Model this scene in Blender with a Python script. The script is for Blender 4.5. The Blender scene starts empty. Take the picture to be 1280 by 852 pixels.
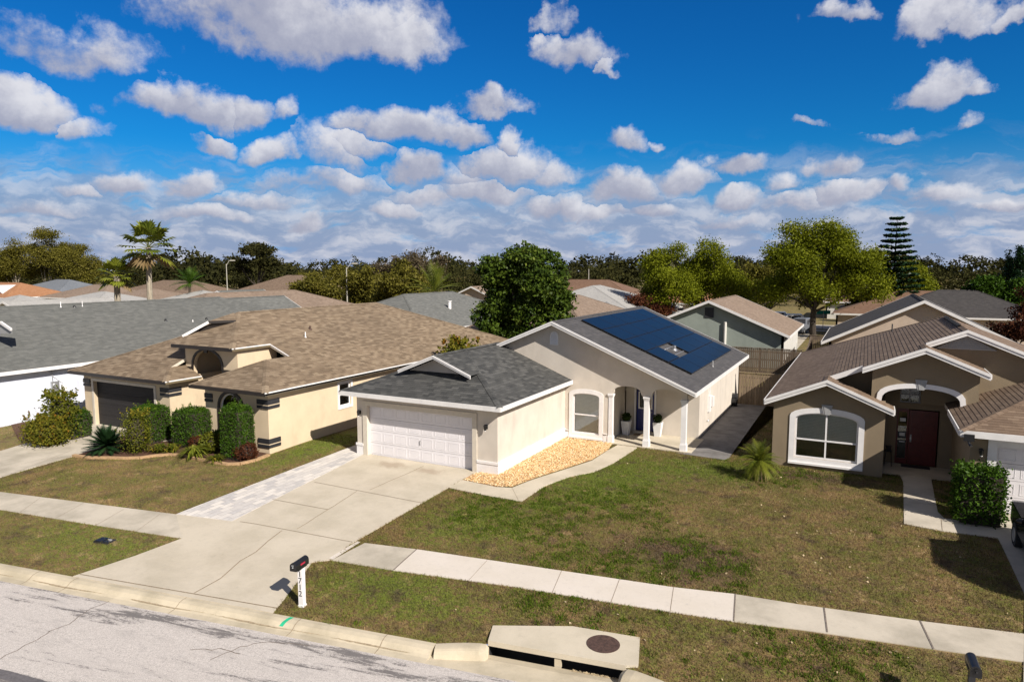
import bpy, bmesh, math, random
import numpy as np
from mathutils import Vector, Matrix
from mathutils.geometry import tessellate_polygon
random.seed(7); RNG = np.random.default_rng(11)
R = math.radians
SC = bpy.context.scene; COL = SC.collection

# ------------------------------------------------------------------ camera maths (ray through a photo pixel, 1280x852)
FPX, HZ, VX, CH = 860.0, 335.0, 1085.0, 7.9
PITCH = math.atan((426 - HZ) / FPX); YAW = math.atan((VX - 640) / math.hypot(FPX, 426 - HZ))
FW = Vector((-math.sin(YAW) * math.cos(PITCH), math.cos(YAW) * math.cos(PITCH), -math.sin(PITCH)))
RT = Vector((math.cos(YAW), math.sin(YAW), 0)); UP = RT.cross(FW); CAM = Vector((0, 0, CH))
def ray(x, y): return FW * FPX + RT * (x - 640) + UP * (426 - y)
def G(x, y, z=0.0):
    d = ray(x, y); return CAM + d * ((z - CH) / d.z)
def zg(Y):
    if Y >= 23: return 0.0
    if Y >= 15: return -.22 * (23 - Y) / 8
    if Y >= 12: return -.22 - .14 * (15 - Y) / 3
    return -.36
def T(x, y):
    z = 0.0
    for _ in range(25): q = G(x, y, z); z = .5 * z + .5 * zg(q.y)
    return (q.x, q.y)
def at(px, D):                       # ground position on a pixel column at a forward distance
    d = ray(px, HZ); d.z = 0; f = Vector((FW.x, FW.y, 0)).normalized()
    p = d * (D / d.dot(f)); return (p.x, p.y)
def hz(py, D): return CH - (py - HZ) * D / 865.0

# ------------------------------------------------------------------ materials
def mat(name):
    m = bpy.data.materials.new(name); m.use_nodes = True; nt = m.node_tree; nt.nodes.clear()
    out = nt.nodes.new('ShaderNodeOutputMaterial')
    return m, NT(nt), out
class NT:
    def __init__(s, nt): s.nt = nt
    def __call__(s, typ, op=None, out=0, **kw):
        n = s.nt.nodes.new('ShaderNode' + typ)
        if op is not None:
            if hasattr(n, 'operation'): n.operation = op
            elif hasattr(n, 'blend_type'): n.data_type = 'RGBA'; n.blend_type = op
        for k, v in kw.items():
            if k.startswith('_'): setattr(n, k[1:], v); continue
            if k[0] == 'i' and k[1:].isdigit(): sock = n.inputs[int(k[1:])]
            else: sock = n.inputs[k.replace('_', ' ')]
            if isinstance(v, bpy.types.NodeSocket): s.nt.links.new(v, sock)
            elif isinstance(v, tuple) and len(v) == 3 and sock.type == 'RGBA': sock.default_value = (*v, 1)
            else: sock.default_value = v
        return n.outputs[out] if out is not None else n
    def math(s, op, a, b=0.0, c=0.0, clamp=False): return s('Math', op, i0=a, i1=b, i2=c, _use_clamp=clamp)
    def vm(s, op, a, b=(0, 0, 0)): return s('VectorMath', op, i0=a, i1=b)
    def mix(s, f, a, b, op='MIX'):
        n = s('Mix', op, out=None)
        for i, v in ((0, f), (6, a), (7, b)):
            if isinstance(v, bpy.types.NodeSocket): s.nt.links.new(v, n.inputs[i])
            elif isinstance(v, tuple): n.inputs[i].default_value = (*v, 1)
            else: n.inputs[i].default_value = v
        return n.outputs[2]
    def noise(s, scale, det=3, rough=.5, vec=None, out=0, dist=0.0):
        kw = dict(Scale=scale, Detail=det, Roughness=rough, Distortion=dist)
        if vec is not None: kw['Vector'] = vec
        return s('TexNoise', out=out, **kw)
    def ss(s, x, a, b, c=0.0, d=1.0):
        return s('MapRange', _interpolation_type='SMOOTHSTEP', i0=x, i1=a, i2=b, i3=c, i4=d)
    def pos(s): return s('NewGeometry')
    def scl(s, v, k): return s.vm('MULTIPLY', v, k)
    def bump(s, h, st=.3, dist=.02): return s('Bump', Strength=st, Distance=dist, Height=h)
    def bsdf(s, out, base, rough=.8, normal=None, **kw):
        a = dict(Base_Color=base, Roughness=rough); a.update(kw)
        if normal is not None: a['Normal'] = normal
        b = s('BsdfPrincipled', **a); s.nt.links.new(b, out.inputs[0]); return b

def plain(name, c, rough=.6, var=.12, scale=6, bump=0, metal=0.0, bs=60, dirt=0.0):
    m, N, o = mat(name); p = N.pos()
    n = N.noise(scale, 4, .6, p); f = N.ss(n, .3, .7)
    col = N.mix(f, tuple(x * (1 - var) for x in c), tuple(min(1, x * (1 + var)) for x in c))
    if dirt:
        d = N.noise(1.1, 6, .65, N.scl(p, (1, 1, .35))); col = N.mix(N.math('MULTIPLY', N.ss(d, .5, .75), dirt), col, tuple(x * .5 for x in c))
    nr = N.bump(N.noise(bs, 3, .6, p), bump, .01) if bump else None
    N.bsdf(o, col, rough, nr, Metallic=metal); return m
def stucco(name, c): return plain(name, c, .9, .05, 1.3, .5, bs=45, dirt=.28)
def shingle(name, c1, c2, c3, tab=.3, blot=.25):
    m, N, o = mat(name); uv = N('UVMap'); sp = N('SeparateXYZ', out=None, Vector=uv); u, v = sp.outputs[0], sp.outputs[1]
    row = N.math('FLOOR', N.math('DIVIDE', v, .15)); cu = N.math('FLOOR', N.math('ADD', N.math('DIVIDE', u, tab), N.math('MULTIPLY', row, .377)))
    w = N('TexWhiteNoise', _noise_dimensions='2D', Vector=N('CombineXYZ', X=cu, Y=row))
    col = N.mix(N.ss(w, .0, .5), c1, c2); col = N.mix(N.ss(w, .55, 1), col, c3)
    p = N.pos(); big = N.noise(.35, 5, .6, p); col = N.mix(N.math('MULTIPLY', N.ss(big, .4, .7), blot), col, tuple(x * .62 for x in c1))
    fine = N.noise(30, 3, .7, p); col = N.mix(.3, col, N.mix(fine, (0, 0, 0), tuple(x * 2 for x in c2)))
    h = N.math('ADD', N.math('MULTIPLY', w, .6), fine)
    N.bsdf(o, col, .93, N.bump(h, .5, .012)); return m
def concrete(name, c, stain=.35, sc=1.0, rough=.85, spots=()):
    m, N, o = mat(name); p = N.pos()
    a = N.noise(.7 * sc, 6, .62, p); b = N.noise(7, 5, .7, p); f = N.noise(70, 3, .7, p)
    col = N.mix(N.ss(a, .35, .72), c, tuple(x * (1 - stain) for x in (c[0], c[1] * .99, c[2] * .95)))
    col = N.mix(N.math('MULTIPLY', N.ss(b, .5, .75), .26), col, tuple(x * .55 for x in c))
    col = N.mix(N.math('MULTIPLY', N.ss(N.noise(2.1, 6, .75, N.vm('ADD', p, (9, 3, 0))), .60, .70), .22), col, tuple(x * .5 for x in c))
    col = N.mix(.18, col, N.mix(f, (0, 0, 0), tuple(min(1, x * 2) for x in c)))
    for (x, y, rx, ry, st, cc) in spots:
        q = N.vm('MULTIPLY', N.vm('SUBTRACT', p, (x, y, 0)), (1 / rx, 1 / ry, 0)); l = N('VectorMath', 'LENGTH', out=1, i0=q)
        col = N.mix(N.math('MULTIPLY', N.ss(N.math('ADD', l, N.math('MULTIPLY', N.math('SUBTRACT', N.noise(2.2, 6, .7, p), .5), 2.2)), 1.1, .2), st), col, cc)
    N.bsdf(o, col, rough, N.bump(f, .35, .006)); return m
def lawn_color(N, p, gain=1.0):
    k = lambda c: tuple(x * gain for x in c)
    mid = N.noise(.75, 5, .65, p); sm = N.noise(3.2, 5, .72, p); ti = N.noise(11, 4, .75, p); fi = N.noise(34, 3, .7, p)
    def spot(x, y, rx, ry, inner=.25, edge=1.0):
        q = N.vm('MULTIPLY', N.vm('SUBTRACT', p, (x, y, 0)), (1 / rx, 1 / ry, 0)); l = N('VectorMath', 'LENGTH', out=1, i0=q)
        return N.ss(N.math('ADD', l, N.math('MULTIPLY', N.math('SUBTRACT', mid, .5), 1.6)), edge, inner)
    col = N.mix(N.ss(N.math('ADD', N.math('MULTIPLY', mid, .5), N.math('MULTIPLY', ti, .5)), .42, .58), k((.225, .145, .060)), k((.125, .108, .024)))
    area = N.math('ADD', N.math('ADD', spot(-8.6, 24.5, 3.6, 5.5), N.math('MULTIPLY', spot(-10.5, 18.5, 3.0, 3.0), .75)), N.math('ADD', N.math('MULTIPLY', spot(-10.5, 13.6, 3.5, 1.6), .8), N.math('ADD', N.math('MULTIPLY', spot(-21.5, 23.0, 1.6, 5.0), 1.0), N.math('ADD', N.math('MULTIPLY', spot(-20.5, 12.0, 5, 2.0), .55), N.math('MULTIPLY', spot(-5.0, 27.0, 3.0, 2.5), .9)))), clamp=True)
    grn = N.ss(N.math('ADD', N.math('ADD', N.math('MULTIPLY', sm, .55), N.math('MULTIPLY', ti, .35)), N.math('MULTIPLY', area, .11)), .44, .53)
    col = N.mix(N.math('MULTIPLY', grn, N.math('ADD', N.math('MULTIPLY', area, .45), .52)), col, k((.108, .140, .010)))
    tan = N.ss(N.noise(1.6, 5, .7, N.vm('ADD', p, (5.0, 31.0, 0))), .56, .70)
    col = N.mix(N.math('MULTIPLY', tan, .75), col, k((.33, .225, .11)))
    dk = N.math('MAXIMUM', N.math('MULTIPLY', spot(-4.2, 18.6, 2.8, 1.9), .75), N.math('MULTIPLY', N.ss(N.noise(1.2, 5, .7, N.vm('ADD', p, (45.0, 3.0, 0))), .53, .66), .7))
    dk = N.math('MAXIMUM', dk, N.math('MULTIPLY', spot(-1.2, 27.9, 2.6, 1.0), .8))
    col = N.mix(N.math('MULTIPLY', dk, N.ss(sm, .25, .5)), col, k((.078, .044, .028)))
    v = N.ss(N.math('ADD', N.math('MULTIPLY', ti, .5), N.math('MULTIPLY', fi, .5)), .38, .62, .42, 1.6); col = N('VectorMath', 'SCALE', i0=col, Scale=v); return col, fi
def lawn_mat(name, gain):
    m, N, o = mat(name); p = N.pos(); col, fi = lawn_color(N, p, gain)
    N.bsdf(o, col, .95, N.bump(fi, .7, .03)); return m
def leaf_mat(name, c1, c2, c3=None, tr=.25, rough=.6):
    m, N, o = mat(name); a = N('Attribute', out=2, _attribute_name='rnd')
    col = N.mix(N.ss(a, .0, .75), c1, c2)
    if c3: col = N.mix(N.ss(a, .8, 1.0), col, c3)
    b = N('BsdfPrincipled', Base_Color=col, Roughness=rough, Specular_IOR_Level=.12); t = N('BsdfTranslucent', Color=col)
    N.nt.links.new(N('MixShader', i0=tr, i1=b, i2=t), o.inputs[0]); return m
def bark(name, c):
    m, N, o = mat(name); p = N.pos(); n = N.noise(9, 5, .7, N.scl(p, (1, 1, .25)))
    N.bsdf(o, N.mix(N.ss(n, .35, .65), tuple(x * .6 for x in c), c), .95, N.bump(n, .8, .03)); return m
def glass_mat(name, tint=(.95, .97, .96)):
    m, N, o = mat(name)
    t = N('BsdfTransparent', Color=tint); g = N('BsdfGlossy', Roughness=.03, Color=(.9, .95, 1)); fr = N('Fresnel', IOR=1.5)
    N.nt.links.new(N('MixShader', i0=N.math('ADD', fr, .03), i1=t, i2=g), o.inputs[0]); return m
def wood_fence(name, c):
    m, N, o = mat(name); p = N.pos(); n = N.noise(3, 6, .7, N.scl(p, (4, 4, .5))); a = N('Attribute', out=2, _attribute_name='rnd')
    col = N.mix(N.ss(n, .35, .7), tuple(x * .55 for x in c), c); col = N.mix(N.math('MULTIPLY', a, .5), col, tuple(x * .4 for x in c))
    N.bsdf(o, col, .9, N.bump(n, .4, .01)); return m

M = {}
M['st_beige'] = stucco('stucco_beige', (.60, .54, .465)); M['st_cream'] = stucco('stucco_cream', (.62, .50, .345))
M['st_tan'] = stucco('stucco_tan', (.235, .182, .118)); M['st_white'] = stucco('stucco_white', (.62, .65, .73))
M['st_green'] = stucco('stucco_green', (.265, .30, .265)); M['st_pink'] = stucco('stucco_pink', (.50, .40, .315)); M['st_off'] = stucco('stucco_off', (.62, .6, .55))
M['white'] = plain('paint_white', (.78, .76, .75), .5, .04, 3, dirt=.08); M['fascia'] = plain('paint_fascia', (.72, .70, .68), .5, .05, 3, dirt=.15)
M['cream_trim'] = plain('paint_cream', (.60, .54, .45), .6, .05); M['brown_trim'] = plain('paint_brown', (.020, .015, .013), .5, .1)
M['olive_trim'] = plain('paint_olive', (.16, .125, .07), .6, .05); M['grey_trim'] = plain('paint_grey', (.33, .33, .33), .5, .05); M['gdoor'] = plain('garage_white', (.76, .735, .755), .45, .03, 2, dirt=.1)
M['gdoor_dark'] = plain('garage_dark', (.020, .018, .019), .75, .1); M['blue_door'] = plain('door_blue', (.004, .014, .13), .35, .1)
M['red_door'] = plain('door_red', (.10, .012, .01), .35, .15); M['black'] = plain('black_plastic', (.012, .012, .013), .35, .1)
M['charcoal'] = plain('charcoal', (.024, .024, .028), .6, .1); M['terrac'] = plain('pot_white', (.72, .72, .72), .5, .04)
M['metal'] = plain('galv_metal', (.45, .46, .47), .4, .1, metal=.7); M['pole'] = plain('pole_concrete', (.36, .34, .29), .8, .1)
M['dark_in'] = plain('dark_interior', (.012, .012, .012), .9, .1); M['red'] = plain('flag_red', (.38, .02, .05), .5, .1)
M['rust'] = plain('rusty_iron', (.075, .042, .032), .8, .35, 12, .8, bs=40); M['greenpaint'] = plain('spray_green', (.02, .42, .22), .7, .1)
M['sh_dark'] = shingle('shingle_charcoal', (.030, .031, .031), (.060, .060, .057), (.105, .103, .097))
M['sh_main'] = shingle('shingle_slate', (.052, .05, .052), (.068, .065, .066), (.088, .083, .083))
M['sh_tan'] = shingle('shingle_tan', (.118, .083, .051), (.210, .153, .099), (.30, .230, .155), .33, .35)
M['sh_brown'] = shingle('shingle_brown', (.115, .074, .048), (.165, .112, .074), (.225, .16, .11))
M['sh_grey'] = shingle('shingle_grey', (.098, .10, .093), (.128, .13, .12), (.168, .168, .155), .33, .2)
M['sh_bgtan'] = shingle('shingle_bgtan', (.17, .12, .085), (.22, .16, .115), (.27, .20, .15)); M['sh_orange'] = shingle('shingle_orange', (.26, .12, .055), (.33, .155, .07), (.37, .19, .1))
M['sh_pale'] = shingle('shingle_pale', (.30, .29, .28), (.34, .33, .31), (.38, .37, .35)); M['sh_blue'] = shingle('shingle_bluegrey', (.12, .135, .155), (.15, .165, .185), (.19, .2, .22))
M['sh_black'] = shingle('shingle_black', (.03, .027, .027), (.042, .038, .037), (.058, .052, .05)); M['sh_umber'] = shingle('shingle_umber', (.12, .068, .04), (.16, .09, .055), (.19, .115, .075))
M['conc'] = concrete('concrete_drive', (.56, .485, .385), .2, spots=((-16.8, 21.9, .9, .5, .55, (.26, .19, .13)), (-14.9, 21.9, .8, .45, .5, (.28, .20, .14)), (-15.6, 20.0, 1.4, 1.6, .15, (.35, .28, .2)), (-15.5, 13.2, 1.6, 1.2, .12, (.35, .29, .22)))); M['conc_old'] = concrete('concrete_walk_old', (.54, .475, .385), .4)
M['conc_new'] = concrete('concrete_walk_new', (.66, .585, .50), .08); M['conc_kerb'] = concrete('concrete_kerb', (.56, .475, .35), .35, 1.5)
M['conc_stain'] = concrete('concrete_stained', (.20, .188, .18), .55, 2.2); M['conc_slab'] = concrete('concrete_slab', (.58, .50, .39), .22)
M['joint'] = plain('joint_dirt', (.25, .19, .13), .95, .3, 20); M['crack'] = plain('crack_dirt', (.17, .14, .115), .95, .3, 20)
M['lawn'] = lawn_mat('lawn_ground', .95); M['mulch'] = plain('mulch', (.075, .032, .016), .95, .55, 25, 1, bs=30)
M['edging'] = plain('tan_edging', (.42, .27, .145), .85, .15, 10, .4)
M['leaf_dark'] = leaf_mat('leaf_dark', (.010, .022, .005), (.035, .065, .010), (.11, .14, .02), .12, .45)
M['leaf_mag'] = leaf_mat('leaf_magnolia', (.018, .036, .005), (.068, .105, .012), (.15, .18, .03), .12, .42); M['leaf_lime'] = leaf_mat('leaf_lime', (.078, .100, .005), (.19, .215, .010), (.31, .31, .03), .35)
M['leaf_olive'] = leaf_mat('leaf_olive', (.065, .062, .009), (.15, .135, .02), (.23, .19, .05), .3)
M['leaf_bare'] = leaf_mat('leaf_bare', (.05, .04, .025), (.10, .078, .045), (.14, .11, .06), .1)
M['leaf_far'] = leaf_mat('leaf_far', (.016, .018, .006), (.045, .044, .012), (.085, .068, .026), .15, 1.0)
M['leaf_hedge'] = leaf_mat('leaf_hedge', (.018, .042, .004), (.052, .108, .008), (.12, .18, .016), .2, .5)
M['leaf_yel'] = leaf_mat('leaf_yellow', (.050, .068, .008), (.135, .14, .014), (.26, .18, .02), .25)
M['leaf_fire'] = leaf_mat('leaf_fire', (.06, .08, .010), (.16, .145, .014), (.30, .11, .015), .25)
M['leaf_red'] = leaf_mat('leaf_red', (.045, .012, .008), (.10, .035, .015), (.15, .08, .03), .2)
M['leaf_palm'] = leaf_mat('leaf_palm', (.06, .085, .010), (.18, .20, .022), (.23, .20, .04), .2, .45)
M['leaf_sago'] = leaf_mat('leaf_sago', (.007, .022, .009), (.018, .045, .015), (.045, .085, .025), .1, .35)
M['leaf_dead'] = leaf_mat('leaf_dead', (.16, .11, .05), (.25, .18, .09), None, .1)
M['bark'] = bark('bark_grey', (.16, .125, .09)); M['bark_dark'] = bark('bark_dark', (.05, .038, .028)); M['bark_pale'] = bark('bark_pale', (.38, .33, .25))
M['glass'] = glass_mat('window_glass'); M['glass_dk'] = glass_mat('window_glass_dark', (.55, .6, .6))
M['fence'] = wood_fence('fence_wood', (.34, .25, .165)); M['fence_dk'] = wood_fence('fence_wood_dark', (.20, .145, .10))
M['blind'] = plain('blind_slats', (.55, .54, .50), .6, .05); M['car_black'] = plain('car_black', (.008, .008, .01), .18, .05); M['tyre'] = plain('tyre', (.02, .02, .02), .9, .1)
M['car_white'] = plain('car_white', (.7, .7, .7), .25, .02); M['car_grey'] = plain('car_grey', (.16, .17, .19), .25, .02); M['car_red'] = plain('car_red', (.2, .02, .02), .25, .02)
M['litter'] = plain('leaf_litter', (.42, .33, .2), .9, .4, 30)
def _solar():
    m, N, o = mat('solar_cells'); uv = N('UVMap'); sp = N('SeparateXYZ', out=None, Vector=uv)
    fx = N.math('FRACT', N.math('MULTIPLY', sp.outputs[0], 6.0)); fy = N.math('FRACT', N.math('MULTIPLY', sp.outputs[1], 6.0))
    l = N.math('MAXIMUM', N.math('GREATER_THAN', fx, .96), N.math('GREATER_THAN', fy, .96))
    col = N.mix(N.noise(1.2, 2, .5, N.pos()), (.002, .006, .012), (.003, .008, .016)); col = N.mix(N.math('MULTIPLY', l, .5), col, (.012, .03, .07))
    N.bsdf(o, col, .33, None, Specular_IOR_Level=.38); return m
M['solar'] = _solar()
def _pavers():
    m, N, o = mat('pavers_grey'); p = N.pos()
    b = N('TexBrick', out=None, Vector=N('Mapping', Vector=p, Rotation=(0, 0, 1.57)), Scale=1.0, Color1=(.68, .63, .57), Color2=(.44, .42, .41), Mortar=(.36, .33, .30), Mortar_Size=.008, Brick_Width=.48, Row_Height=.24, Bias=0.0)
    n = N.noise(5, 5, .7, p); col = N.mix(N.math('MULTIPLY', N.ss(n, .45, .7), .35), b.outputs[0], (.74, .70, .65))
    N.bsdf(o, col, .85, N.bump(b.outputs[1], .4, -.01)); return m
M['pavers'] = _pavers()
CB0, CB1 = Vector((-21.32, 9.94, 0)), Vector((-8.10, 12.07, 0)); SU = (CB1 - CB0).normalized(); SN = Vector((SU.y, -SU.x, 0)); SANG = math.atan2(SU.y, SU.x)
def _road():
    m, N, o = mat('road_worn_asphalt'); p = N.pos()
    q = N('Mapping', Vector=p, Rotation=(0, 0, -SANG)); s = N.scl(q, (.38, 3.0, 1))
    sp = N('SeparateXYZ', out=None, Vector=q)
    w1 = N.noise(1.0, 7, .75, s, dist=.4); band = N.noise(.6, 2, .5, N.scl(q, (.05, 1.7, 1)))
    f = N.noise(60, 4, .8, p); f2 = N.noise(16, 5, .8, p); f3 = N.noise(3, 5, .7, N.scl(q, (.5, 1.6, 1)))
    d = N.ss(N.math('ADD', N.math('ADD', N.math('MULTIPLY', w1, .72), N.math('MULTIPLY', band, .46)), N.math('MULTIPLY', f2, .26)), .715, .785)
    col = N.mix(N.ss(f, .36, .64), (.29, .262, .24), (.66, .605, .56)); col = N.mix(N.math('MULTIPLY', N.ss(f2, .42, .62), .45), col, (.66, .61, .57)); col = N.mix(N.math('MULTIPLY', N.ss(f3, .5, .72), .4), col, (.30, .275, .26))
    col = N.mix(N.math('MULTIPLY', d, .85), col, (.105, .096, .094))
    N.bsdf(o, col, .92, N.bump(f, .7, .012)); return m
M['road'] = _road()
def _gravel():
    m, N, o = mat('gravel_orange'); a = N('Attribute', out=2, _attribute_name='rnd')
    col = N.mix(N.ss(a, 0, .6), (.52, .27, .10), (.74, .50, .24)); col = N.mix(N.ss(a, .6, 1), col, (.86, .72, .46)); N.bsdf(o, col, .8); return m
M['gravel'] = _gravel(); M['gravel_base'] = plain('gravel_base', (.48, .29, .15), .9, .3, 25, .6)
def _blade():
    m, N, o = mat('grass_blades'); p = N.pos(); col, fi = lawn_color(N, p, 1.15); a = N('Attribute', out=2, _attribute_name='rnd')
    col = N.mix(N.ss(a, .2, .5), N.mix(.6, col, (.02, .016, .004)), col); col = N.mix(N.math('MULTIPLY', N.ss(a, .86, 1.0), .4), col, (.36, .26, .12))
    b = N('BsdfPrincipled', Base_Color=col, Roughness=.8); t = N('BsdfTranslucent', Color=col)
    N.nt.links.new(N('MixShader', i0=.25, i1=b, i2=t), o.inputs[0]); return m
M['blade'] = _blade()
M['weed'] = leaf_mat('weed_green', (.040, .075, .006), (.105, .165, .012), (.20, .21, .03), .3)

# ------------------------------------------------------------------ mesh builder
class MB:
    def __init__(s): s.v = []; s.f = []; s.uv = []; s.m = []; s.r = []
    def add(s, pts, faces, uvs=None, m=0, r=None):
        b = len(s.v); s.v += [tuple(p) for p in pts]
        for i, f in enumerate(faces):
            s.f.append([b + k for k in f]); s.uv.append(uvs[i] if uvs else None); s.m.append(m); s.r.append(random.random() if r is None else r)
        return s
    def poly(s, pts, uv=None, m=0, r=None): return s.add(pts, [list(range(len(pts)))], [uv] if uv else None, m, r)
    def box(s, x0, x1, y0, y1, z0, z1, m=0, r=None):
        p = [(x, y, z) for z in (z0, z1) for y in (y0, y1) for x in (x0, x1)]
        return s.add(p, [(0, 2, 3, 1), (4, 5, 7, 6), (0, 1, 5, 4), (2, 6, 7, 3), (0, 4, 6, 2), (1, 3, 7, 5)], None, m, r)
    def beam(s, a, b, w, h, up=(0, 0, 1), m=0, r=None):
        a, b = Vector(a), Vector(b); d = (b - a).normalized(); u = Vector(up); sd = d.cross(u)
        if sd.length < 1e-4: sd = d.cross(Vector((1, 0, 0)))
        sd.normalize(); u = sd.cross(d); p = []
        for q in (a, b):
            for i, j in ((-1, -1), (1, -1), (1, 1), (-1, 1)): p.append(q + sd * (w / 2 * i) + u * (h / 2 * j))
        return s.add(p, [(3, 2, 1, 0), (4, 5, 6, 7), (0, 1, 5, 4), (1, 2, 6, 5), (2, 3, 7, 6), (3, 0, 4, 7)], None, m, r)
    def cyl(s, a, b, r0, r1=None, n=10, m=0, caps=True, r=None):
        a, b = Vector(a), Vector(b); r1 = r0 if r1 is None else r1; d = (b - a).normalized()
        x = d.cross(Vector((0, 0, 1)));
        if x.length < 1e-3: x = Vector((1, 0, 0))
        x.normalize(); y = d.cross(x); p = []
        for q, rr in ((a, r0), (b, r1)):
            for i in range(n): t = 2 * math.pi * i / n; p.append(q + x * (rr * math.cos(t)) + y * (rr * math.sin(t)))
        f = [(i, (i + 1) % n, n + (i + 1) % n, n + i) for i in range(n)]
        if caps: f += [tuple(range(n))[::-1], tuple(range(n, 2 * n))]
        return s.add(p, f, None, m, r)
    def lathe(s, c, prof, n=16, m=0):
        p = []; c = Vector(c)
        for (rr, z) in prof:
            for i in range(n): t = 2 * math.pi * i / n; p.append(c + Vector((rr * math.cos(t), rr * math.sin(t), z)))
        k = len(prof); f = [(j * n + i, j * n + (i + 1) % n, (j + 1) * n + (i + 1) % n, (j + 1) * n + i) for j in range(k - 1) for i in range(n)]
        f += [tuple(range(n))[::-1], tuple(range((k - 1) * n, k * n))]
        return s.add(p, f, None, m)
    def ell(s, c, rx, ry, rz, n=10, k=7, m=0):
        return s.add([(c[0] + rx * math.sin(math.pi * j / k) * math.cos(2 * math.pi * i / n), c[1] + ry * math.sin(math.pi * j / k) * math.sin(2 * math.pi * i / n), c[2] - rz * math.cos(math.pi * j / k)) for j in range(k + 1) for i in range(n)],
                     [(j * n + i, j * n + (i + 1) % n, (j + 1) * n + (i + 1) % n, (j + 1) * n + i) for j in range(k) for i in range(n)], None, m)
    def wall(s, p0, p1, outer, holes=(), th=.2, m=0):
        """p0->p1 in plan; outward side is to the right; outer/holes as (s, z)."""
        a, b = Vector((*p0, 0)), Vector((*p1, 0)); d = (b - a).normalized(); n = Vector((d.y, -d.x, 0))
        loops = [list(outer)] + [list(h) for h in holes]
        P = lambda q, o: a + d * q[0] + Vector((0, 0, q[1])) - n * o
        flat = [q for l in loops for q in l]
        tris = tessellate_polygon([[Vector((q[0], q[1], 0)) for q in l] for l in loops])
        k = len(flat); pts = [P(q, 0) for q in flat] + [P(q, th) for q in flat]; f = []
        for t in tris:
            q = [flat[i] for i in t]; ar = (q[1][0] - q[0][0]) * (q[2][1] - q[0][1]) - (q[2][0] - q[0][0]) * (q[1][1] - q[0][1])
            t = tuple(t) if ar > 0 else tuple(t)[::-1]; f.append(t); f.append(tuple(i + k for i in t[::-1]))
        o = 0
        for li, l in enumerate(loops):
            ar = sum(l[i][0] * l[(i + 1) % len(l)][1] - l[(i + 1) % len(l)][0] * l[i][1] for i in range(len(l)))
            ccw = ar > 0
            for i in range(len(l)):
                j = (i + 1) % len(l); q = (o + j, o + i, o + i + k, o + j + k)
                f.append(q if (ccw == (li == 0)) else q[::-1])
            o += len(l)
        return s.add(pts, f, None, m)
    def build(s, name, mats, parent=None, org=(0, 0, 0), smooth=False):
        me = bpy.data.meshes.new(name); o = Vector(org)
        me.from_pydata([tuple(Vector(p) - o) for p in s.v], [], s.f); mats = mats if isinstance(mats, (list, tuple)) else [mats]
        for mm in mats: me.materials.append(mm)
        me.polygons.foreach_set('material_index', s.m)
        if any(s.uv):
            l = me.uv_layers.new(name='UVMap'); k = 0
            for f, u in zip(s.f, s.uv):
                for i in range(len(f)):
                    if u: l.data[k].uv = u[i]
                    k += 1
        at_ = me.attributes.new('rnd', 'FLOAT', 'FACE'); at_.data.foreach_set('value', s.r)
        if smooth: me.polygons.foreach_set('use_smooth', [True] * len(s.f))
        me.update(); ob = bpy.data.objects.new(name, me); COL.objects.link(ob)
        if parent is not None: ob.parent = parent
        else: ob.location = org
        return ob
def tag(o, label=None, cat=None, group=None, kind=None):
    if label: o['label'] = label
    if cat: o['category'] = cat
    if group: o['group'] = group
    if kind: o['kind'] = kind
    return o
def empty(name, loc, label, cat, group=None, rz=0.0):
    o = bpy.data.objects.new(name, None); COL.objects.link(o); o.location = loc; o.rotation_euler = (0, 0, rz); o.empty_display_size = .3
    return tag(o, label, cat, group)
def copy_tree(o, parent=None):
    c = o.copy(); COL.objects.link(c); c.parent = parent
    for ch in list(o.children): copy_tree(ch, c)
    return c
def arch(x0, x1, z0, zs, zt, n=12):      # closed loop: rectangle with an elliptical arched top
    c, a = (x0 + x1) / 2, (x1 - x0) / 2
    return [(x0, z0), (x1, z0)] + [(c + a * math.cos(math.pi * i / n), zs + (zt - zs) * math.sin(math.pi * i / n)) for i in range(n + 1)]
def rect(x0, x1, z0, z1): return [(x0, z0), (x1, z0), (x1, z1), (x0, z1)]
def ring(mb, p0, p1, outer, inner, th, proud=.0, m=0):   # a flat ring (trim) standing proud of a wall
    a, b = Vector((*p0, 0)), Vector((*p1, 0)); d = (b - a).normalized(); n = Vector((d.y, -d.x, 0)) * proud
    return mb.wall((a + n)[:2], (b + n)[:2], outer, [inner] if inner else [], th, m)

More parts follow.
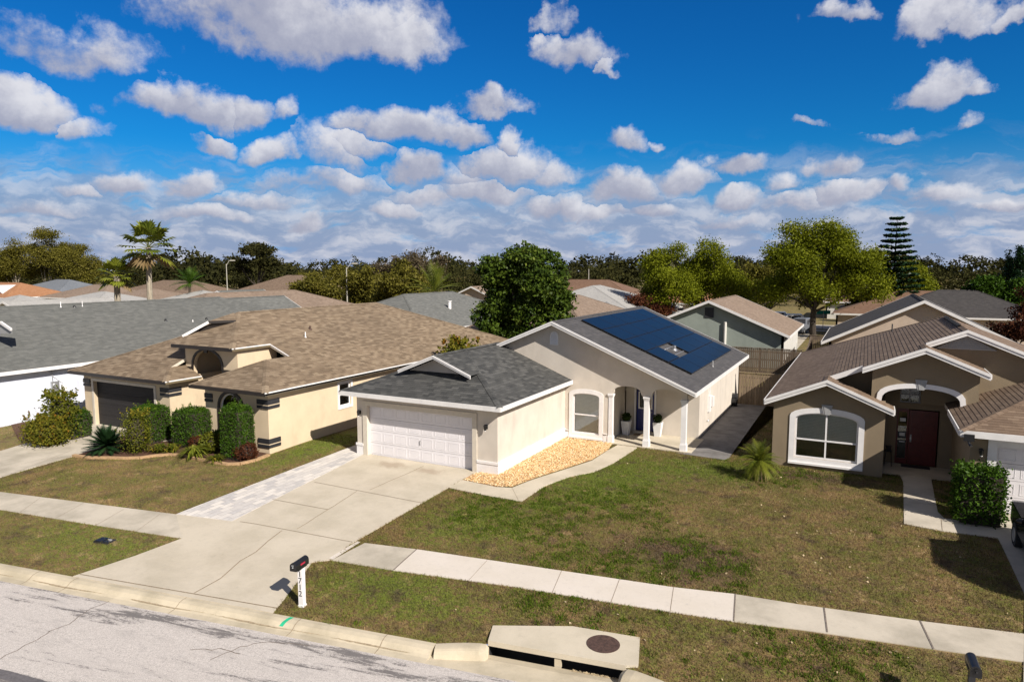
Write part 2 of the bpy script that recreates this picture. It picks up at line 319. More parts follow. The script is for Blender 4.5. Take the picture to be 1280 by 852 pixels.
def clipv(poly, v, above):
    out = []
    for i in range(len(poly)):
        a, b = poly[i], poly[(i + 1) % len(poly)]; ia = (a[1] >= v - 1e-9) if above else (a[1] <= v + 1e-9); ib = (b[1] >= v - 1e-9) if above else (b[1] <= v + 1e-9)
        if ia: out.append(a)
        if ia != ib: t = (v - a[1]) / (b[1] - a[1]); out.append((a[0] + t * (b[0] - a[0]), v))
    return out
def roof_plane(mb, pts, course=.15, step=.010, lift=0.0, m=0):
    pts = [Vector(p) for p in pts]; n = Vector((0, 0, 0))
    for i in range(1, len(pts) - 1): n += (pts[i] - pts[0]).cross(pts[i + 1] - pts[0])
    n.normalize()
    if n.z < 0: n = -n; pts = pts[::-1]
    e = Vector((0, 0, 1)).cross(n).normalized(); v = n.cross(e); o = pts[0]; z0 = v.dot(o)
    P2 = [((p - o).dot(e), v.dot(p)) for p in pts]; eo = e.dot(o)
    to3 = lambda u, vv, l: o + e * u + v * (vv - z0) + n * (l + lift)
    lo, hi = min(p[1] for p in P2), max(p[1] for p in P2)
    if not course: mb.poly([to3(a, b, 0) for a, b in P2], [(a + eo, b) for a, b in P2], m); return
    k = math.floor(lo / course); kk = math.ceil(hi / course)
    for i in range(k, kk):
        a, b = i * course, (i + 1) * course; q = clipv(clipv(P2, a, True), b, False)
        if len(q) < 3: continue
        L = lambda vv: step * (1 - min(1, max(0, (vv - a) / course)))
        mb.poly([to3(x, y, L(y)) for x, y in q], [(x + eo, y * .9999 + .00001) for x, y in q], m)
        bot = [p for p in q if abs(p[1] - a) < 1e-6]
        if len(bot) >= 2 and i > k:
            x0, x1 = min(p[0] for p in bot), max(p[0] for p in bot)
            mb.poly([to3(x0, a, 0), to3(x1, a, 0), to3(x1, a, step), to3(x0, a, step)], [(x0 + eo, a), (x1 + eo, a), (x1 + eo, a + .01), (x0 + eo, a + .01)], m)
def slab_under(mb, pts, th=.15):
    pts = [Vector(p) for p in pts]; n = Vector((0, 0, 0))
    for i in range(1, len(pts) - 1): n += (pts[i] - pts[0]).cross(pts[i + 1] - pts[0])
    if n.z < 0: pts = pts[::-1]
    k = len(pts); e = Vector((0, 0, .004)); d = Vector((0, 0, th)); P = [p - e for p in pts] + [p - d for p in pts]
    mb.add(P, [tuple(range(2 * k - 1, k - 1, -1))] + [(i, i + k, (i + 1) % k + k, (i + 1) % k) for i in range(k)])
def cap(mb, a, b, w=.14, lift=.022, slope=.42, m=0):
    """ridge or hip cap: two bent strips"""
    a, b = Vector(a), Vector(b); d = (b - a).normalized(); sd = Vector((d.y, -d.x, 0)).normalized(); f = slope if abs(d.z) < .02 else slope / math.sqrt(2) * .98
    n = max(1, int((b - a).length / .25))
    for i in range(n):
        p, q = a.lerp(b, i / n), a.lerp(b, (i + 1) / n); l0, l1 = lift + .006, lift
        for sg in (1, -1):
            o = sd * (w * sg) - Vector((0, 0, w * f))
            P = [p + Vector((0, 0, l0)), q + Vector((0, 0, l1)), q + o + Vector((0, 0, l1)), p + o + Vector((0, 0, l0))]
            if sg < 0: P = P[::-1]
            u = (p - a).length; mb.poly(P, [(u, .07), (u + .2, .07), (u + .2, .08), (u, .08)], m)
def fascia(mb, a, b, out, h=.19, t=.035, up=.012, m=0):
    """board under a roof edge a-b; out = outward plan direction"""
    a, b = Vector(a), Vector(b); o = Vector((*out, 0)).normalized() * t; d = (b - a).normalized() * .0
    P = []
    for q in (a - d, b + d):
        for oo, zz in ((0, up), (1, up), (1, -h), (0, -h)): P.append(q + o * oo + Vector((0, 0, zz)))
    f = [(0, 1, 2, 3), (7, 6, 5, 4), (0, 4, 5, 1), (1, 5, 6, 2), (2, 6, 7, 3), (3, 7, 4, 0)]
    if (b - a).cross(o).z > 0: f = [x[::-1] for x in f]
    mb.add(P, f, None, m)

# ------------------------------------------------------------------ numpy leaf clouds
def np_mesh(name, V, F4, rnd, mtl, parent=None, loc=(0, 0, 0), tri=False):
    me = bpy.data.meshes.new(name); nf = len(F4); k = F4.shape[1]
    me.vertices.add(len(V)); me.vertices.foreach_set('co', V.astype(np.float32).ravel())
    me.loops.add(nf * k); me.loops.foreach_set('vertex_index', F4.astype(np.int32).ravel())
    me.polygons.add(nf); me.polygons.foreach_set('loop_start', np.arange(0, nf * k, k, dtype=np.int32))
    me.materials.append(mtl); a = me.attributes.new('rnd', 'FLOAT', 'FACE'); a.data.foreach_set('value', rnd.astype(np.float32))
    me.update(calc_edges=True); ob = bpy.data.objects.new(name, me); COL.objects.link(ob)
    if parent is not None: ob.parent = parent
    ob.location = loc
    return ob
def unit(a): return a / (np.linalg.norm(a, axis=1, keepdims=True) + 1e-9)
def leaf_quads(C, size, elong=1.6, flat=0.0):
    n = len(C); a = unit(RNG.normal(size=(n, 3)) * np.array([1, 1, 1 - flat])); b = unit(np.cross(a, RNG.normal(size=(n, 3))))
    s = size * RNG.uniform(.6, 1.35, (n, 1)); V = np.stack([C - a * s * elong * .5, C + b * s * .5, C + a * s * elong * .5, C - b * s * .5], 1).reshape(-1, 3)
    return V, np.arange(4 * n).reshape(n, 4)
def clump_points(blobs, ncl, per, sig, shell=.8, low=-.7):
    out, rn = [], []
    vol = np.array([b[3] * b[4] + b[3] * b[5] for b in blobs]); vol = vol / vol.sum()
    for b, w in zip(blobs, vol):
        n = max(3, int(ncl * w)); d = unit(RNG.normal(size=(n * 2, 3))); d = d[d[:, 2] > low][:n]
        r = shell + (1 - shell) * RNG.uniform(0, 1.15, (len(d), 1)); r += RNG.normal(size=r.shape) * .07; r *= 1 + .10 * np.sin(d[:, :1] * 5 + b[0]) * np.cos(d[:, 1:2] * 4 + b[1])
        c = np.array(b[:3]) + d * r * np.array(b[3:6]); cr = RNG.uniform(0, 1, len(d))
        p = c[:, None, :] + RNG.normal(size=(len(d), per, 3)) * np.array([sig, sig, sig * .7]); out.append(p.reshape(-1, 3))
        rn.append(np.clip(cr[:, None] * .65 + RNG.uniform(0, .35, (len(d), per)) + .0, 0, 1).ravel())
    return np.concatenate(out), np.concatenate(rn)
def limb(mb, a, b, r0, r1, bend=.12, n=4, sides=7):
    a, b = Vector(a), Vector(b); L = (b - a).length; p = a; rr = r0
    off = Vector((random.uniform(-1, 1), random.uniform(-1, 1), 0)) * bend * L
    for i in range(1, n + 1):
        t = i / n; q = a.lerp(b, t) + off * math.sin(math.pi * t) * .6; r = r0 + (r1 - r0) * t
        mb.cyl(p, q, rr, r, sides, caps=False); p, rr = q, r
    return p
def trunk_mesh(blobs, fork, r, n=9, twigs=0, base_z=-.1):
    mb = MB(); top = limb(mb, (0, 0, base_z), (random.uniform(-.2, .2), random.uniform(-.2, .2), fork), r, r * .72, .04, 4, 9)
    for i in range(n):
        b = blobs[i % len(blobs)]; e = Vector(b[:3]) + Vector((random.uniform(-.3, .3) * b[3], random.uniform(-.3, .3) * b[4], random.uniform(0, .6) * b[5]))
        s = Vector((0, 0, fork * random.uniform(.75, 1.0))) if i % 2 else top
        q = limb(mb, s, e, r * .42, r * .1, .12, 4, 6)
        for k in range(2 + twigs):
            d = Vector((random.gauss(0, 1), random.gauss(0, 1), random.uniform(-.1, 1.1))).normalized(); m_ = Vector(s).lerp(q, random.uniform(.5, 1))
            w = limb(mb, m_, m_ + d * b[3] * random.uniform(.4, .85), r * .09, r * .03, .1, 2, 4)
            for _ in range(twigs):
                d2 = (d + Vector((random.gauss(0, .6), random.gauss(0, .6), random.gauss(.2, .5)))).normalized(); mb.cyl(w, w + d2 * b[3] * random.uniform(.2, .45), r * .03, r * .012, 3, caps=False)
    return mb
def make_tree(name, label, loc, blobs, leafm, barkm, ncl, per, leaf, sig, fork, r, shell=.75, low=-.75, limbs=9, twigs=0, cat='tree', group=None, elong=1.6, inner=0, frag=7):
    root = empty(name, loc, label, cat, group); big = blobs
    if frag:
        bb = []
        for b in blobs:
            for _ in range(frag):
                d = Vector((random.gauss(0, 1), random.gauss(0, 1), random.gauss(.1, .9))).normalized(); t = random.uniform(.35, .80); q = random.uniform(.26, .50)
                bb.append((b[0] + d.x * b[3] * t, b[1] + d.y * b[4] * t, b[2] + d.z * b[5] * t, b[3] * q, b[4] * q, b[5] * q * .85))
        blobs = bb
    P, rn = clump_points(blobs, ncl, per, sig, shell, low)
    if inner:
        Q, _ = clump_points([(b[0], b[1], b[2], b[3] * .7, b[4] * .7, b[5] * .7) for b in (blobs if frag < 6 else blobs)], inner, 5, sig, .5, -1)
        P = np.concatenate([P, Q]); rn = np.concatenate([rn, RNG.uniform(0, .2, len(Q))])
    V, F = leaf_quads(P, leaf, elong); np_mesh('crown', V, F, rn, leafm, root)
    trunk_mesh(big, fork, r, limbs, twigs).build('trunk', barkm, root)
    return root

# ------------------------------------------------------------------ ground, road, pavements
def struct(o): o['kind'] = 'structure'; return o
def drape(name, poly, off, mtl, skirt=0.0, parent=None, zf=zg):
    """a sheet following the ground profile"""
    pts = [Vector((p[0], p[1], 0)) for p in poly]; bm = bmesh.new(); vs = [bm.verts.new(p) for p in pts]
    for t in tessellate_polygon([pts]):
        try: bm.faces.new([vs[i] for i in t])
        except ValueError: pass
    for Y in (12, 15, 23):
        bmesh.ops.bisect_plane(bm, geom=bm.verts[:] + bm.edges[:] + bm.faces[:], plane_co=(0, Y, 0), plane_no=(0, 1, 0))
    for v in bm.verts: v.co.z = zf(v.co.y) + off
    for f in bm.faces:
        f.normal_update()
        if f.normal.z < 0: f.normal_flip()
    if skirt:
        be = [e for e in bm.edges if e.is_boundary]; r = bmesh.ops.extrude_edge_only(bm, edges=be)
        for v in [g for g in r['geom'] if isinstance(g, bmesh.types.BMVert)]: v.co.z -= skirt
        bmesh.ops.recalc_face_normals(bm, faces=bm.faces[:])
        if sum(f.normal.z for f in bm.faces if abs(f.normal.z) > .5) < 0: bmesh.ops.reverse_faces(bm, faces=bm.faces[:])
    me = bpy.data.meshes.new(name); bm.to_mesh(me); bm.free(); me.materials.append(mtl)
    ob = bpy.data.objects.new(name, me); COL.objects.link(ob)
    if parent: ob.parent = parent
    return ob
def cpt(s, w=0.0):       # kerb frame: s metres along the street from CB1, w metres towards the street
    p = CB1 + SU * s + SN * w; return (p.x, p.y)
I0, I1 = (-7.12, 12.67), (-3.85, 13.16)          # front line of the drain slab
S_R = (Vector((-3.05, 12.95, 0)) - CB1).dot(SU)
slab = [G(616, 781, -.255)[:2], G(716, 782, -.255)[:2], G(800, 796, -.255)[:2], G(798, 831, -.255)[:2], G(782, 831, -.255)[:2], G(610, 800, -.255)[:2]]
_f0, _f1 = Vector(slab[5]), Vector(slab[4]); _fd = (_f1 - _f0).normalized(); _fn = Vector((-_fd.y, _fd.x))
front = [(-400, CB1.y + SU.y / SU.x * (-400 - CB1.x)), (CB1.x, CB1.y), tuple(_f0), tuple(_f0 + _fn * .46 + _fd * .02), tuple(_f1 + _fn * .46 - _fd * .02), tuple(_f1), cpt(S_R), cpt(420)]
GROUND = front + [(700, 1500), (-1500, 1500), (-1500, 300)]
struct(drape('ground', GROUND, 0, M['lawn']))
# the road: a sheet falling to the gutters, with a crown
mb = MB(); ws = [.60, 2.2, 4.2, 6.2, 7.8]; zs = [-.475, -.44, -.42, -.44, -.475]
SS = [-120, -60, -30, -20, -10, -4, 0, 6, 12, 40, 120]
for i in range(len(SS) - 1):
    for j in range(4):
        mb.poly([(*cpt(SS[i], ws[j + 1]), zs[j + 1]), (*cpt(SS[i + 1], ws[j + 1]), zs[j + 1]), (*cpt(SS[i + 1], ws[j]), zs[j]), (*cpt(SS[i], ws[j]), zs[j])])
road = struct(mb.build('road', M['road']))
mb = MB()
for pl in ([(137, 750), (110, 762), (85, 780), (60, 790)], [(62, 790), (40, 803), (0, 825)], [(262, 825), (300, 808), (335, 800), (388, 806)], [(238, 812), (275, 810), (300, 817)]):
    P = [G(*q, z=-.455) for q in pl]; P2 = []
    for a, b in zip(P, P[1:]):
        for k in range(4): P2.append(a.lerp(b, k / 4) + Vector((random.gauss(0, .02), random.gauss(0, .02), 0)))
    P2.append(P[-1])
    for a, b in zip(P2, P2[1:]):
        d = (b - a).normalized(); o = Vector((-d.y, d.x, 0)) * .011; q = [a - o, b - o, b + o, a + o]
        mb.poly([(p.x, p.y, -.455 + .004 + (.0)) for p in q])
def road_z(x, y):
    w = (Vector((x, y, 0)) - CB1).dot(SN); return float(np.interp(w, ws, zs))
mb.v = [(x, y, road_z(x, y) + .004) for x, y, z in mb.v]; mb.build('crack', M['crack'], road)
# sealed tar line and far kerb line of the road
mb = MB()
for (s0, s1, w0, wd) in ((-60, 5, 3.75, .24), (-60, 5, 4.6, .05)):
    k = 40
    for i in range(k):
        a, b = s0 + (s1 - s0) * i / k, s0 + (s1 - s0) * (i + 1) / k; q = []
        for s_, e_ in ((a, 1), (b, 1), (b, -1), (a, -1)):
            w = w0 + e_ * (wd / 2) + .03 * math.sin(s_ * 1.7 + e_); x, y = cpt(s_, w); q.append((x, y, road_z(x, y) + .004))
        mb.poly(q)
mb.build('tar_seam', plain('tar_seal', (.13, .12, .122), .8, .2, 20), road)
# rolled kerb and gutter
def kerb_piece(s0, s1, lift=0.0, end0=False, end1=False):
    mb = MB(); prof = [(-.0, -.12), (0, .012), (.12, .015), (.24, -.01), (.34, -.075), (.42, -.105), (.60, -.112), (.61, -.25)]
    n = max(1, int((s1 - s0) / 1.0)); st = [s0 + (s1 - s0) * i / n for i in range(n + 1)]
    P = []
    for s_ in st:
        for w, z in prof: x, y = cpt(s_, w); P.append((x, y, -.36 + z + (lift if z > -.08 else 0)))
    k = len(prof); F = [(i * k + j, i * k + j + 1, (i + 1) * k + j + 1, (i + 1) * k + j) for i in range(n) for j in range(k - 1)]
    mb.add(P, F); mb.add([P[j] for j in range(k)], [tuple(range(k))]); mb.add([P[n * k + j] for j in range(k)], [tuple(range(k))[::-1]])
    return mb
kb = struct(kerb_piece(-90, 0).build('kerb', M['conc_kerb'])); kb2 = struct(kerb_piece(S_R, 60).build('kerb', M['conc_kerb']))
mb = MB()
for px in ((98, 722, 88, 737), (373, 776, 355, 790), (487, 790, 472, 812), (236, 745, 217, 762), (52, 713, 40, 727)):
    a, b = G(px[0], px[1], -.355), G(px[2], px[3], -.465); s_ = (a - CB1).dot(SU)
    for (w0, z0), (w1, z1) in zip([(-.0, .012), (.12, .015), (.24, -.01), (.34, -.075), (.42, -.105)], [(.12, .015), (.24, -.01), (.34, -.075), (.42, -.105), (.60, -.112)]):
        q = [(*cpt(s_ - .009, w0), -.36 + z0 + .004), (*cpt(s_ - .009, w1), -.36 + z1 + .004), (*cpt(s_ + .009, w1), -.36 + z1 + .004), (*cpt(s_ + .009, w0), -.36 + z0 + .004)]
        mb.poly(q)
mb.build('joint', M['joint'], kb)
for i in range(70):
    s_ = -14.5 + 14 * i / 70; L = random.uniform(.25, .5); w0 = .365 + .02 * math.sin(i * .4) + random.gauss(0, .004); ww = .006 + .022 * abs(math.sin(i * .21 + 1)) ** 2
    mb_ = MB() if i == 0 else mb_; z_ = -.36 - .088
    mb_.poly([(*cpt(s_, w0 - ww * .3), z_ + .012), (*cpt(s_ + L * .5, w0 - ww), z_ + .012), (*cpt(s_ + L, w0), z_ + .010), (*cpt(s_ + L * .6, w0 + ww), z_ + .004), (*cpt(s_ + L * .2, w0 + ww * .8), z_ + .004)])
mb_.build('gutter_stain', plain('gutter_dirt', (.33, .26, .17), .95, .25, 20), kb)
mb = MB(); g0 = G(366, 770, -.35); sg = (g0 - CB1).dot(SU)
for (w0, z0), (w1, z1) in zip([(.02, .0125), (.12, .015), (.24, -.01)], [(.12, .015), (.24, -.01), (.33, -.07)]):
    mb.poly([(*cpt(sg - .03 - w0 * .3, w0), -.36 + z0 + .005), (*cpt(sg - .03 - w1 * .3, w1), -.36 + z1 + .005), (*cpt(sg + .07 - w1 * .3, w1), -.36 + z1 + .005), (*cpt(sg + .07 - w0 * .3, w0), -.36 + z0 + .005)])
gm = mb.build('paint_mark', M['greenpaint'], kb)
# rust stain line on the gutter is part of the kerb material; storm drain below
dr = empty('storm_drain', (-5.6, 13.2, -.36), 'concrete kerb inlet with a round rusty manhole cover set in the verge by the road', 'storm drain')
org = (-5.6, 13.2, -.36)
def flatprism(mb, poly, z0, z1):
    k = len(poly); ar = sum(poly[i][0] * poly[(i + 1) % k][1] - poly[(i + 1) % k][0] * poly[i][1] for i in range(k))
    if ar < 0: poly = poly[::-1]
    mb.add([(x, y, z1) for x, y in poly] + [(x, y, z0) for x, y in poly], [tuple(range(k)), tuple(range(2 * k - 1, k - 1, -1))] + [(i, i + k, (i + 1) % k + k, (i + 1) % k) for i in range(k)])
    return mb
flatprism(MB(), slab, -.375, -.255).build('slab', M['conc_slab'], dr, org)
c = G(754, 804, -.25); mb = MB(); mb.cyl((c.x, c.y, -.26), (c.x, c.y, -.247), .365, n=40); pass
for i in range(-4, 5):
    for j in range(-4, 5):
        if i * i + j * j < 18: mb.box(c.x + i * .07 - .012, c.x + i * .07 + .012, c.y + j * .07 - .012, c.y + j * .07 + .012, -.2475, -.243)
mb.build('manhole_cover', M['rust'], dr, org)
f0, f1 = Vector((*slab[5], 0)), Vector((*slab[4], 0)); fd = (f1 - f0).normalized(); fn = Vector((-fd.y, fd.x, 0))
mb = MB(); mb.add([tuple(f0 + fn * .5 + Vector((0, 0, -1))), tuple(f1 + fn * .5 + Vector((0, 0, -1))), tuple(f1 + fn * .5 + Vector((0, 0, -.378))), tuple(f0 + fn * .5 + Vector((0, 0, -.378)))], [(0, 1, 2, 3)])
mb.add([tuple(f0 + Vector((0, 0, -1))), tuple(f1 + Vector((0, 0, -1))), tuple(f1 + fn * .5 + Vector((0, 0, -1))), tuple(f0 + fn * .5 + Vector((0, 0, -1)))], [(0, 1, 2, 3)])
for q in (f0, f1): mb.add([tuple(q + Vector((0, 0, -1))), tuple(q + fn * .5 + Vector((0, 0, -1))), tuple(q + fn * .5 + Vector((0, 0, -.378))), tuple(q + Vector((0, 0, -.378)))], [(0, 1, 2, 3)])
mb.build('throat', M['dark_in'], dr, org)
pm = f0.lerp(f1, .52); mb = MB(); mb.beam(pm + fn * .08 + Vector((0, 0, -.62)), pm + fn * .08 + Vector((0, 0, -.376)), .10, .14, (fd.x, fd.y, 0)); mb.build('pier', M['conc_kerb'], dr, org)
ap = [cpt(0, .60), cpt(0, .0), tuple((f0 - fn * .0)[:2]), tuple(f1[:2]), cpt(S_R, 0), cpt(S_R, .60)]
k = [-.472, -.50, -.58, -.58, -.50, -.472]
mb = MB(); mb.add([(x, y, z) for (x, y), z in zip(ap, k)], [(0, 5, 4, 1), (1, 4, 3, 2)]); 
mb.add([(*ap[0], -.472), (*ap[5], -.472), (*ap[5], -.8), (*ap[0], -.8)], [(0, 1, 2, 3)]); mb.build('apron', M['conc_kerb'], dr, org)
def lump(pts, w, ztops, name, round0=False, round1=True):
    pts = [Vector((*p, 0)) for p in pts]; P = []; n_ = len(pts); k = 9
    for i, p in enumerate(pts):
        d = (pts[min(i + 1, n_ - 1)] - pts[max(i - 1, 0)]).normalized(); n = Vector((d.y, -d.x, 0)); ww = w * (.62 if (i == n_ - 1 and round1) or (i == 0 and round0) else 1)
        zt = ztops[i]; off = (w - ww) * .3
        for j in range(k):
            t = j / (k - 1); x = off + ww * t - .05; z = zt - .16 * (max(0, abs(t - .38) / .62)) ** 3.2
            if j == 0: z = -.62; x = off - .06
            if j == k - 1: z = -.62; x = off + ww * 1.03
            q = p + n * x; P.append((q.x - org[0], q.y - org[1], z - org[2]))
    mb = MB(); mb.add(P, [(i * k + j, i * k + j + 1, (i + 1) * k + j + 1, (i + 1) * k + j) for i in range(n_ - 1) for j in range(k - 1)] + [tuple(range(k)), tuple(range((n_ - 1) * k, n_ * k))[::-1]])
    o = mb.build(name, M['conc_kerb'], dr); return o
_a, _b = Vector(CB1[:2]), Vector(slab[5]); _c, _d = Vector(slab[4]), Vector(cpt(S_R + .15))
lump([tuple(_a.lerp(_b, t)) for t in (0, .3, .6, .85, .97, 1.02)], .46, (-.34, -.315, -.30, -.305, -.33, -.38), 'kerb_end')
lump([tuple(_c.lerp(_d, t)) for t in (-.03, .05, .2, .5, .8, 1.0)], .50, (-.36, -.30, -.28, -.29, -.31, -.34), 'kerb_end', True, False)
mb = MB()
for _ in range(260):
    t = random.random(); q = f0.lerp(f1, .62 + .36 * t) - fn * abs(random.gauss(.05, .05)); s_ = .012 + .02 * random.random(); a_ = random.random() * 3
    mb.poly([(q.x + s_ * math.cos(a_ + i * 2.1), q.y + s_ * math.sin(a_ + i * 2.1), -.565 + .01 * random.random()) for i in range(3)])
tag(mb.build('leaf_litter', M['litter'], None, (0, 0, 0)), 'dry yellow leaves gathered in the mouth of the kerb inlet', 'leaf litter', kind='stuff')

# concrete sheets
SWT = lambda x: 15.47 + .151 * (x + 12.86); SWB = lambda x: 14.18 + .155 * (x + 12.98)
dA, dB = T(220, 643), T(228, 673)
drv = [T(97, 718), dB, dA, T(290, 652), T(360, 616), T(457, 567), (-12.95, 22.72), (-13.22, 22.3), T(437, 681), T(415, 700), T(390, 703), T(347, 762)]
drv[0] = cpt((Vector((*drv[0], 0)) - CB1).dot(SU), -.002); drv[-1] = cpt((Vector((*drv[-1], 0)) - CB1).dot(SU), -.002)
DR = struct(drape('driveway', drv, .025, M['conc'], .1))
PAV = [T(220, 643), T(290, 652), T(360, 616), T(457, 567), (-19.1, 22.75), (-19.9, 24.4), (-20.0, 24.4)]
PAV[0] = (PAV[0][0] + .02, PAV[0][1]); struct(drape('paver_strip', PAV, .032, M['pavers'], .1))
swL = [(-70, SWB(-70) + .0), (-28, SWB(-28) + .35), dB, dA, (-28, 13.25), (-70, 13.25 - 42 * .145)]
swL = [(-70, 5.9), T(0, 637), T(110, 655), dB, dA, T(0, 615), (-70, 7.0)]
struct(drape('sidewalk', swL, .022, M['conc_old'], .1))
a0, a1 = T(456, 679), T(415, 700.5); b0, b1 = T(521, 687), T(492, 713); c0, c1 = T(919, 743), T(917, 777)
struct(drape('walk_edge', [T(411, 698.5), T(447, 677.3), T(450.5, 678.5), T(416, 700.3)], .034, M['conc_new']))
struct(drape('sidewalk', [a1, b1, b0, a0], .024, M['conc_old'], .1))
struct(drape('sidewalk', [b1, T(640, 733), T(775, 755), c1, c0, T(842, 734.5), T(700, 713.5), b0], .026, M['conc_new'], .1))
struct(drape('sidewalk', [c1, T(1000, 787), T(1150, 809), T(1280, 827.5), (45, SWB(45)), (45, SWT(45)), T(1280, 792.5), T(1150, 776.5), T(1000, 756), c0], .022, M['conc_old'], .1))
lh = [(-37.5, 7.3), (-35.6, 7.6), (-33.2, 12.35), (-33.3, 15.0), (-35.7, 21.0), (-30.5, 21.0), (-30.55, 20.4), T(100, 568), T(20, 590), T(0, 597), (-29.4, 13.1), (-27.5, 8.95), (-37.5, 7.3)][1:-1]
struct(drape('driveway', [(-34.2, 12.2), (-33.6, 15.0), (-34.8, 20.0), (-35.75, 21.1), (-30.5, 21.1), T(150, 545), T(125, 560), T(100, 568), T(0, 597), (-29.3, 13.0)], .025, M['conc_old'], .1))
wk = [(-13.19, 20.6), T(610, 620), T(652, 627), T(680, 608), T(712, 596), T(742, 590), T(765, 580), T(795, 561), (-8.7, 29.0), (-9.6, 29.0), T(760, 563), T(740, 576), T(700, 589), T(660, 602), T(640, 610), T(620, 609), (-13.19, 21.55)]
struct(drape('front_walk', wk, .028, M['conc_slab'], .1))
CONC = [T(845, 566.5), T(905, 575), T(912, 572), T(958, 507), (-3.9, 41.3), (-6.55, 41.3), (-6.55, 29.0)]
struct(drape('side_path', CONC, .03, M['conc_stain'], .1))
GRV = [(-12.2, 22.6), (-12.95, 22.7), (-13.2, 22.3), (-13.19, 21.56), T(620, 608.5), T(640, 609), T(660, 601), T(700, 588), T(740, 575), T(760, 562.5), (-9.9, 29.15), (-12.2, 29.15)]
RW = [(1.45, 29.8), T(1129, 602), T(1130, 655), T(1178, 664), T(1248, 673), T(1244, 658), T(1180, 648), T(1172, 640), (2.5, 29.8)]
struct(drape('front_walk', RW, .024, M['conc_old'], .1))
struct(drape('driveway', [T(1247, 672), T(1243, 655), (3.85, 26.4), (9.2, 26.4), (9.2, 18.8), (11, 14.2), (2.6, 13.0), T(1282, 745)], .026, M['conc_old'], .1))
BED = [T(92, 570), T(135, 572), T(170, 573), T(205, 569), T(237, 571), T(260, 577), T(290, 581), T(315, 577), T(336, 569.5), (-22.45, 20.95), (-26.9, 20.95), (-28.9, 24.0), (-28.95, 21.0), (-30.45, 20.9), T(150, 545), T(125, 560)]
struct(drape('mulch_bed', BED, .03, M['mulch'])); 
MB2 = MB(); e = [Vector((*T(*q), 0)) for q in ((92, 570), (112, 573), (135, 573), (155, 573.5), (175, 573), (192, 570.5), (212, 569), (232, 570), (248, 574.5), (265, 578.5), (285, 581), (300, 580.5), (318, 576.5), (336, 569.5))]
for a, b in zip(e, e[1:]): MB2.beam((a.x, a.y, zg(a.y) + .03), (b.x, b.y, zg(b.y) + .03), .16, .12)
tag(MB2.build('bed_edging', M['edging'], None, (e[0].x, e[0].y, 0)), 'curving tan concrete edging around the planting bed of the tan-roofed house', 'edging')
struct(drape('mulch_bed', [(-40, 19.6), (-35.9, 20.6), (-35.0, 18.6), T(36, 560), T(22, 548)], .02, M['mulch']))
struct(drape('entry_walk', [T(180, 553), T(150, 545), T(165, 538), T(205, 536), (-28.9, 24.5), (-27.2, 24.5), T(236, 552), T(210, 552)], .05, M['conc_old'], .05))
struct(drape('gravel_base', GRV, .02, M['gravel_base']))
# joints in the concrete
mb = MB()
def jl(pts, w=.022, off=.03, px=True, wob=0.0):
    P = [Vector((*(T(*q) if px else q), 0)) for q in pts]; Q = []
    for a, b in zip(P, P[1:]):
        k = max(1, int((b - a).length / .5))
        for i in range(k): Q.append(a.lerp(b, i / k) + Vector((random.gauss(0, wob), random.gauss(0, wob), 0)))
    Q.append(P[-1])
    for a, b in zip(Q, Q[1:]):
        d = (b - a).normalized(); o = Vector((-d.y, d.x, 0)) * w / 2
        mb.poly([(p.x, p.y, zg(p.y) + off + .004) for p in (a - o, b - o, b + o, a + o)])
jl([(393, 603), (527, 629)]); jl([(340, 624.5), (410, 637.5)]); jl([(300, 652.5), (320, 655.5), (440, 678)]); jl([(530, 583), (462, 613)], wob=.01); jl([(447, 614), (371, 662)], wob=.01)
jl([(352, 664), (320, 690), (300, 702), (275, 724), (243, 742)], wob=.012, w=.028)
jl([(100, 718.5), (347, 761)], w=.03)
mb.build('joint', M['joint'], DR)
for pts, par in (([(521, 687), (492, 713)], 0), ([(919, 743), (917, 777)], 0), ([(1030, 760), (1034, 791)], 0), ([(1150, 776.5), (1167, 812)], 0)):
    mb = MB(); jl(pts, .035, .0265); struct(mb.build('walk_joint', M['crack']))
mb = MB()
for pts in ([(702, 714), (690, 742)], [(775, 723), (762, 758)], [(842, 734.5), (837, 770)], [(609, 701), (585, 727)], [(50, 623), (25, 641)], [(105, 629), (70, 648)], [(155, 637), (120, 657)], [(200, 643), (170, 665)], [(640, 610), (648, 626)], [(90, 563), (12, 594)], [(0, 588), (48, 575), (95, 570)], [(1178, 664), (1176, 645)], [(1137, 628), (1168, 632)]):
    jl(pts, .012, .0275)
struct(mb.build('walk_joint', M['joint']))

# gravel pebbles
def inside(x, y, poly):
    c = False; n = len(poly); j = n - 1
    for i in range(n):
        xi, yi = poly[i][:2]; xj, yj = poly[j][:2]
        if (yi > y) != (yj > y) and x < (xj - xi) * (y - yi) / (yj - yi) + xi: c = not c
        j = i
    return c
def np_inside(P, poly):
    c = np.zeros(len(P), bool); n = len(poly); j = n - 1; x, y = P[:, 0], P[:, 1]
    for i in range(n):
        xi, yi = poly[i][:2]; xj, yj = poly[j][:2]
        if abs(yj - yi) > 1e-12: c ^= ((yi > y) != (yj > y)) & (x < (xj - xi) * (y - yi) / (yj - yi) + xi)
        j = i
    return c
def np_zg(Y): return np.interp(Y, [12, 15, 23], [-.36, -.22, 0])
P = RNG.uniform([-13.1, 21.0], [-9.4, 29.3], (22000, 2)); P = P[np_inside(P, GRV)]; n = len(P)
ovr = np.array([[1, 0, 0], [-1, 0, 0], [0, 1, 0], [0, -1, 0], [0, 0, 1], [0, 0, -1]], float); of = np.array([[0, 2, 4], [2, 1, 4], [1, 3, 4], [3, 0, 4]])
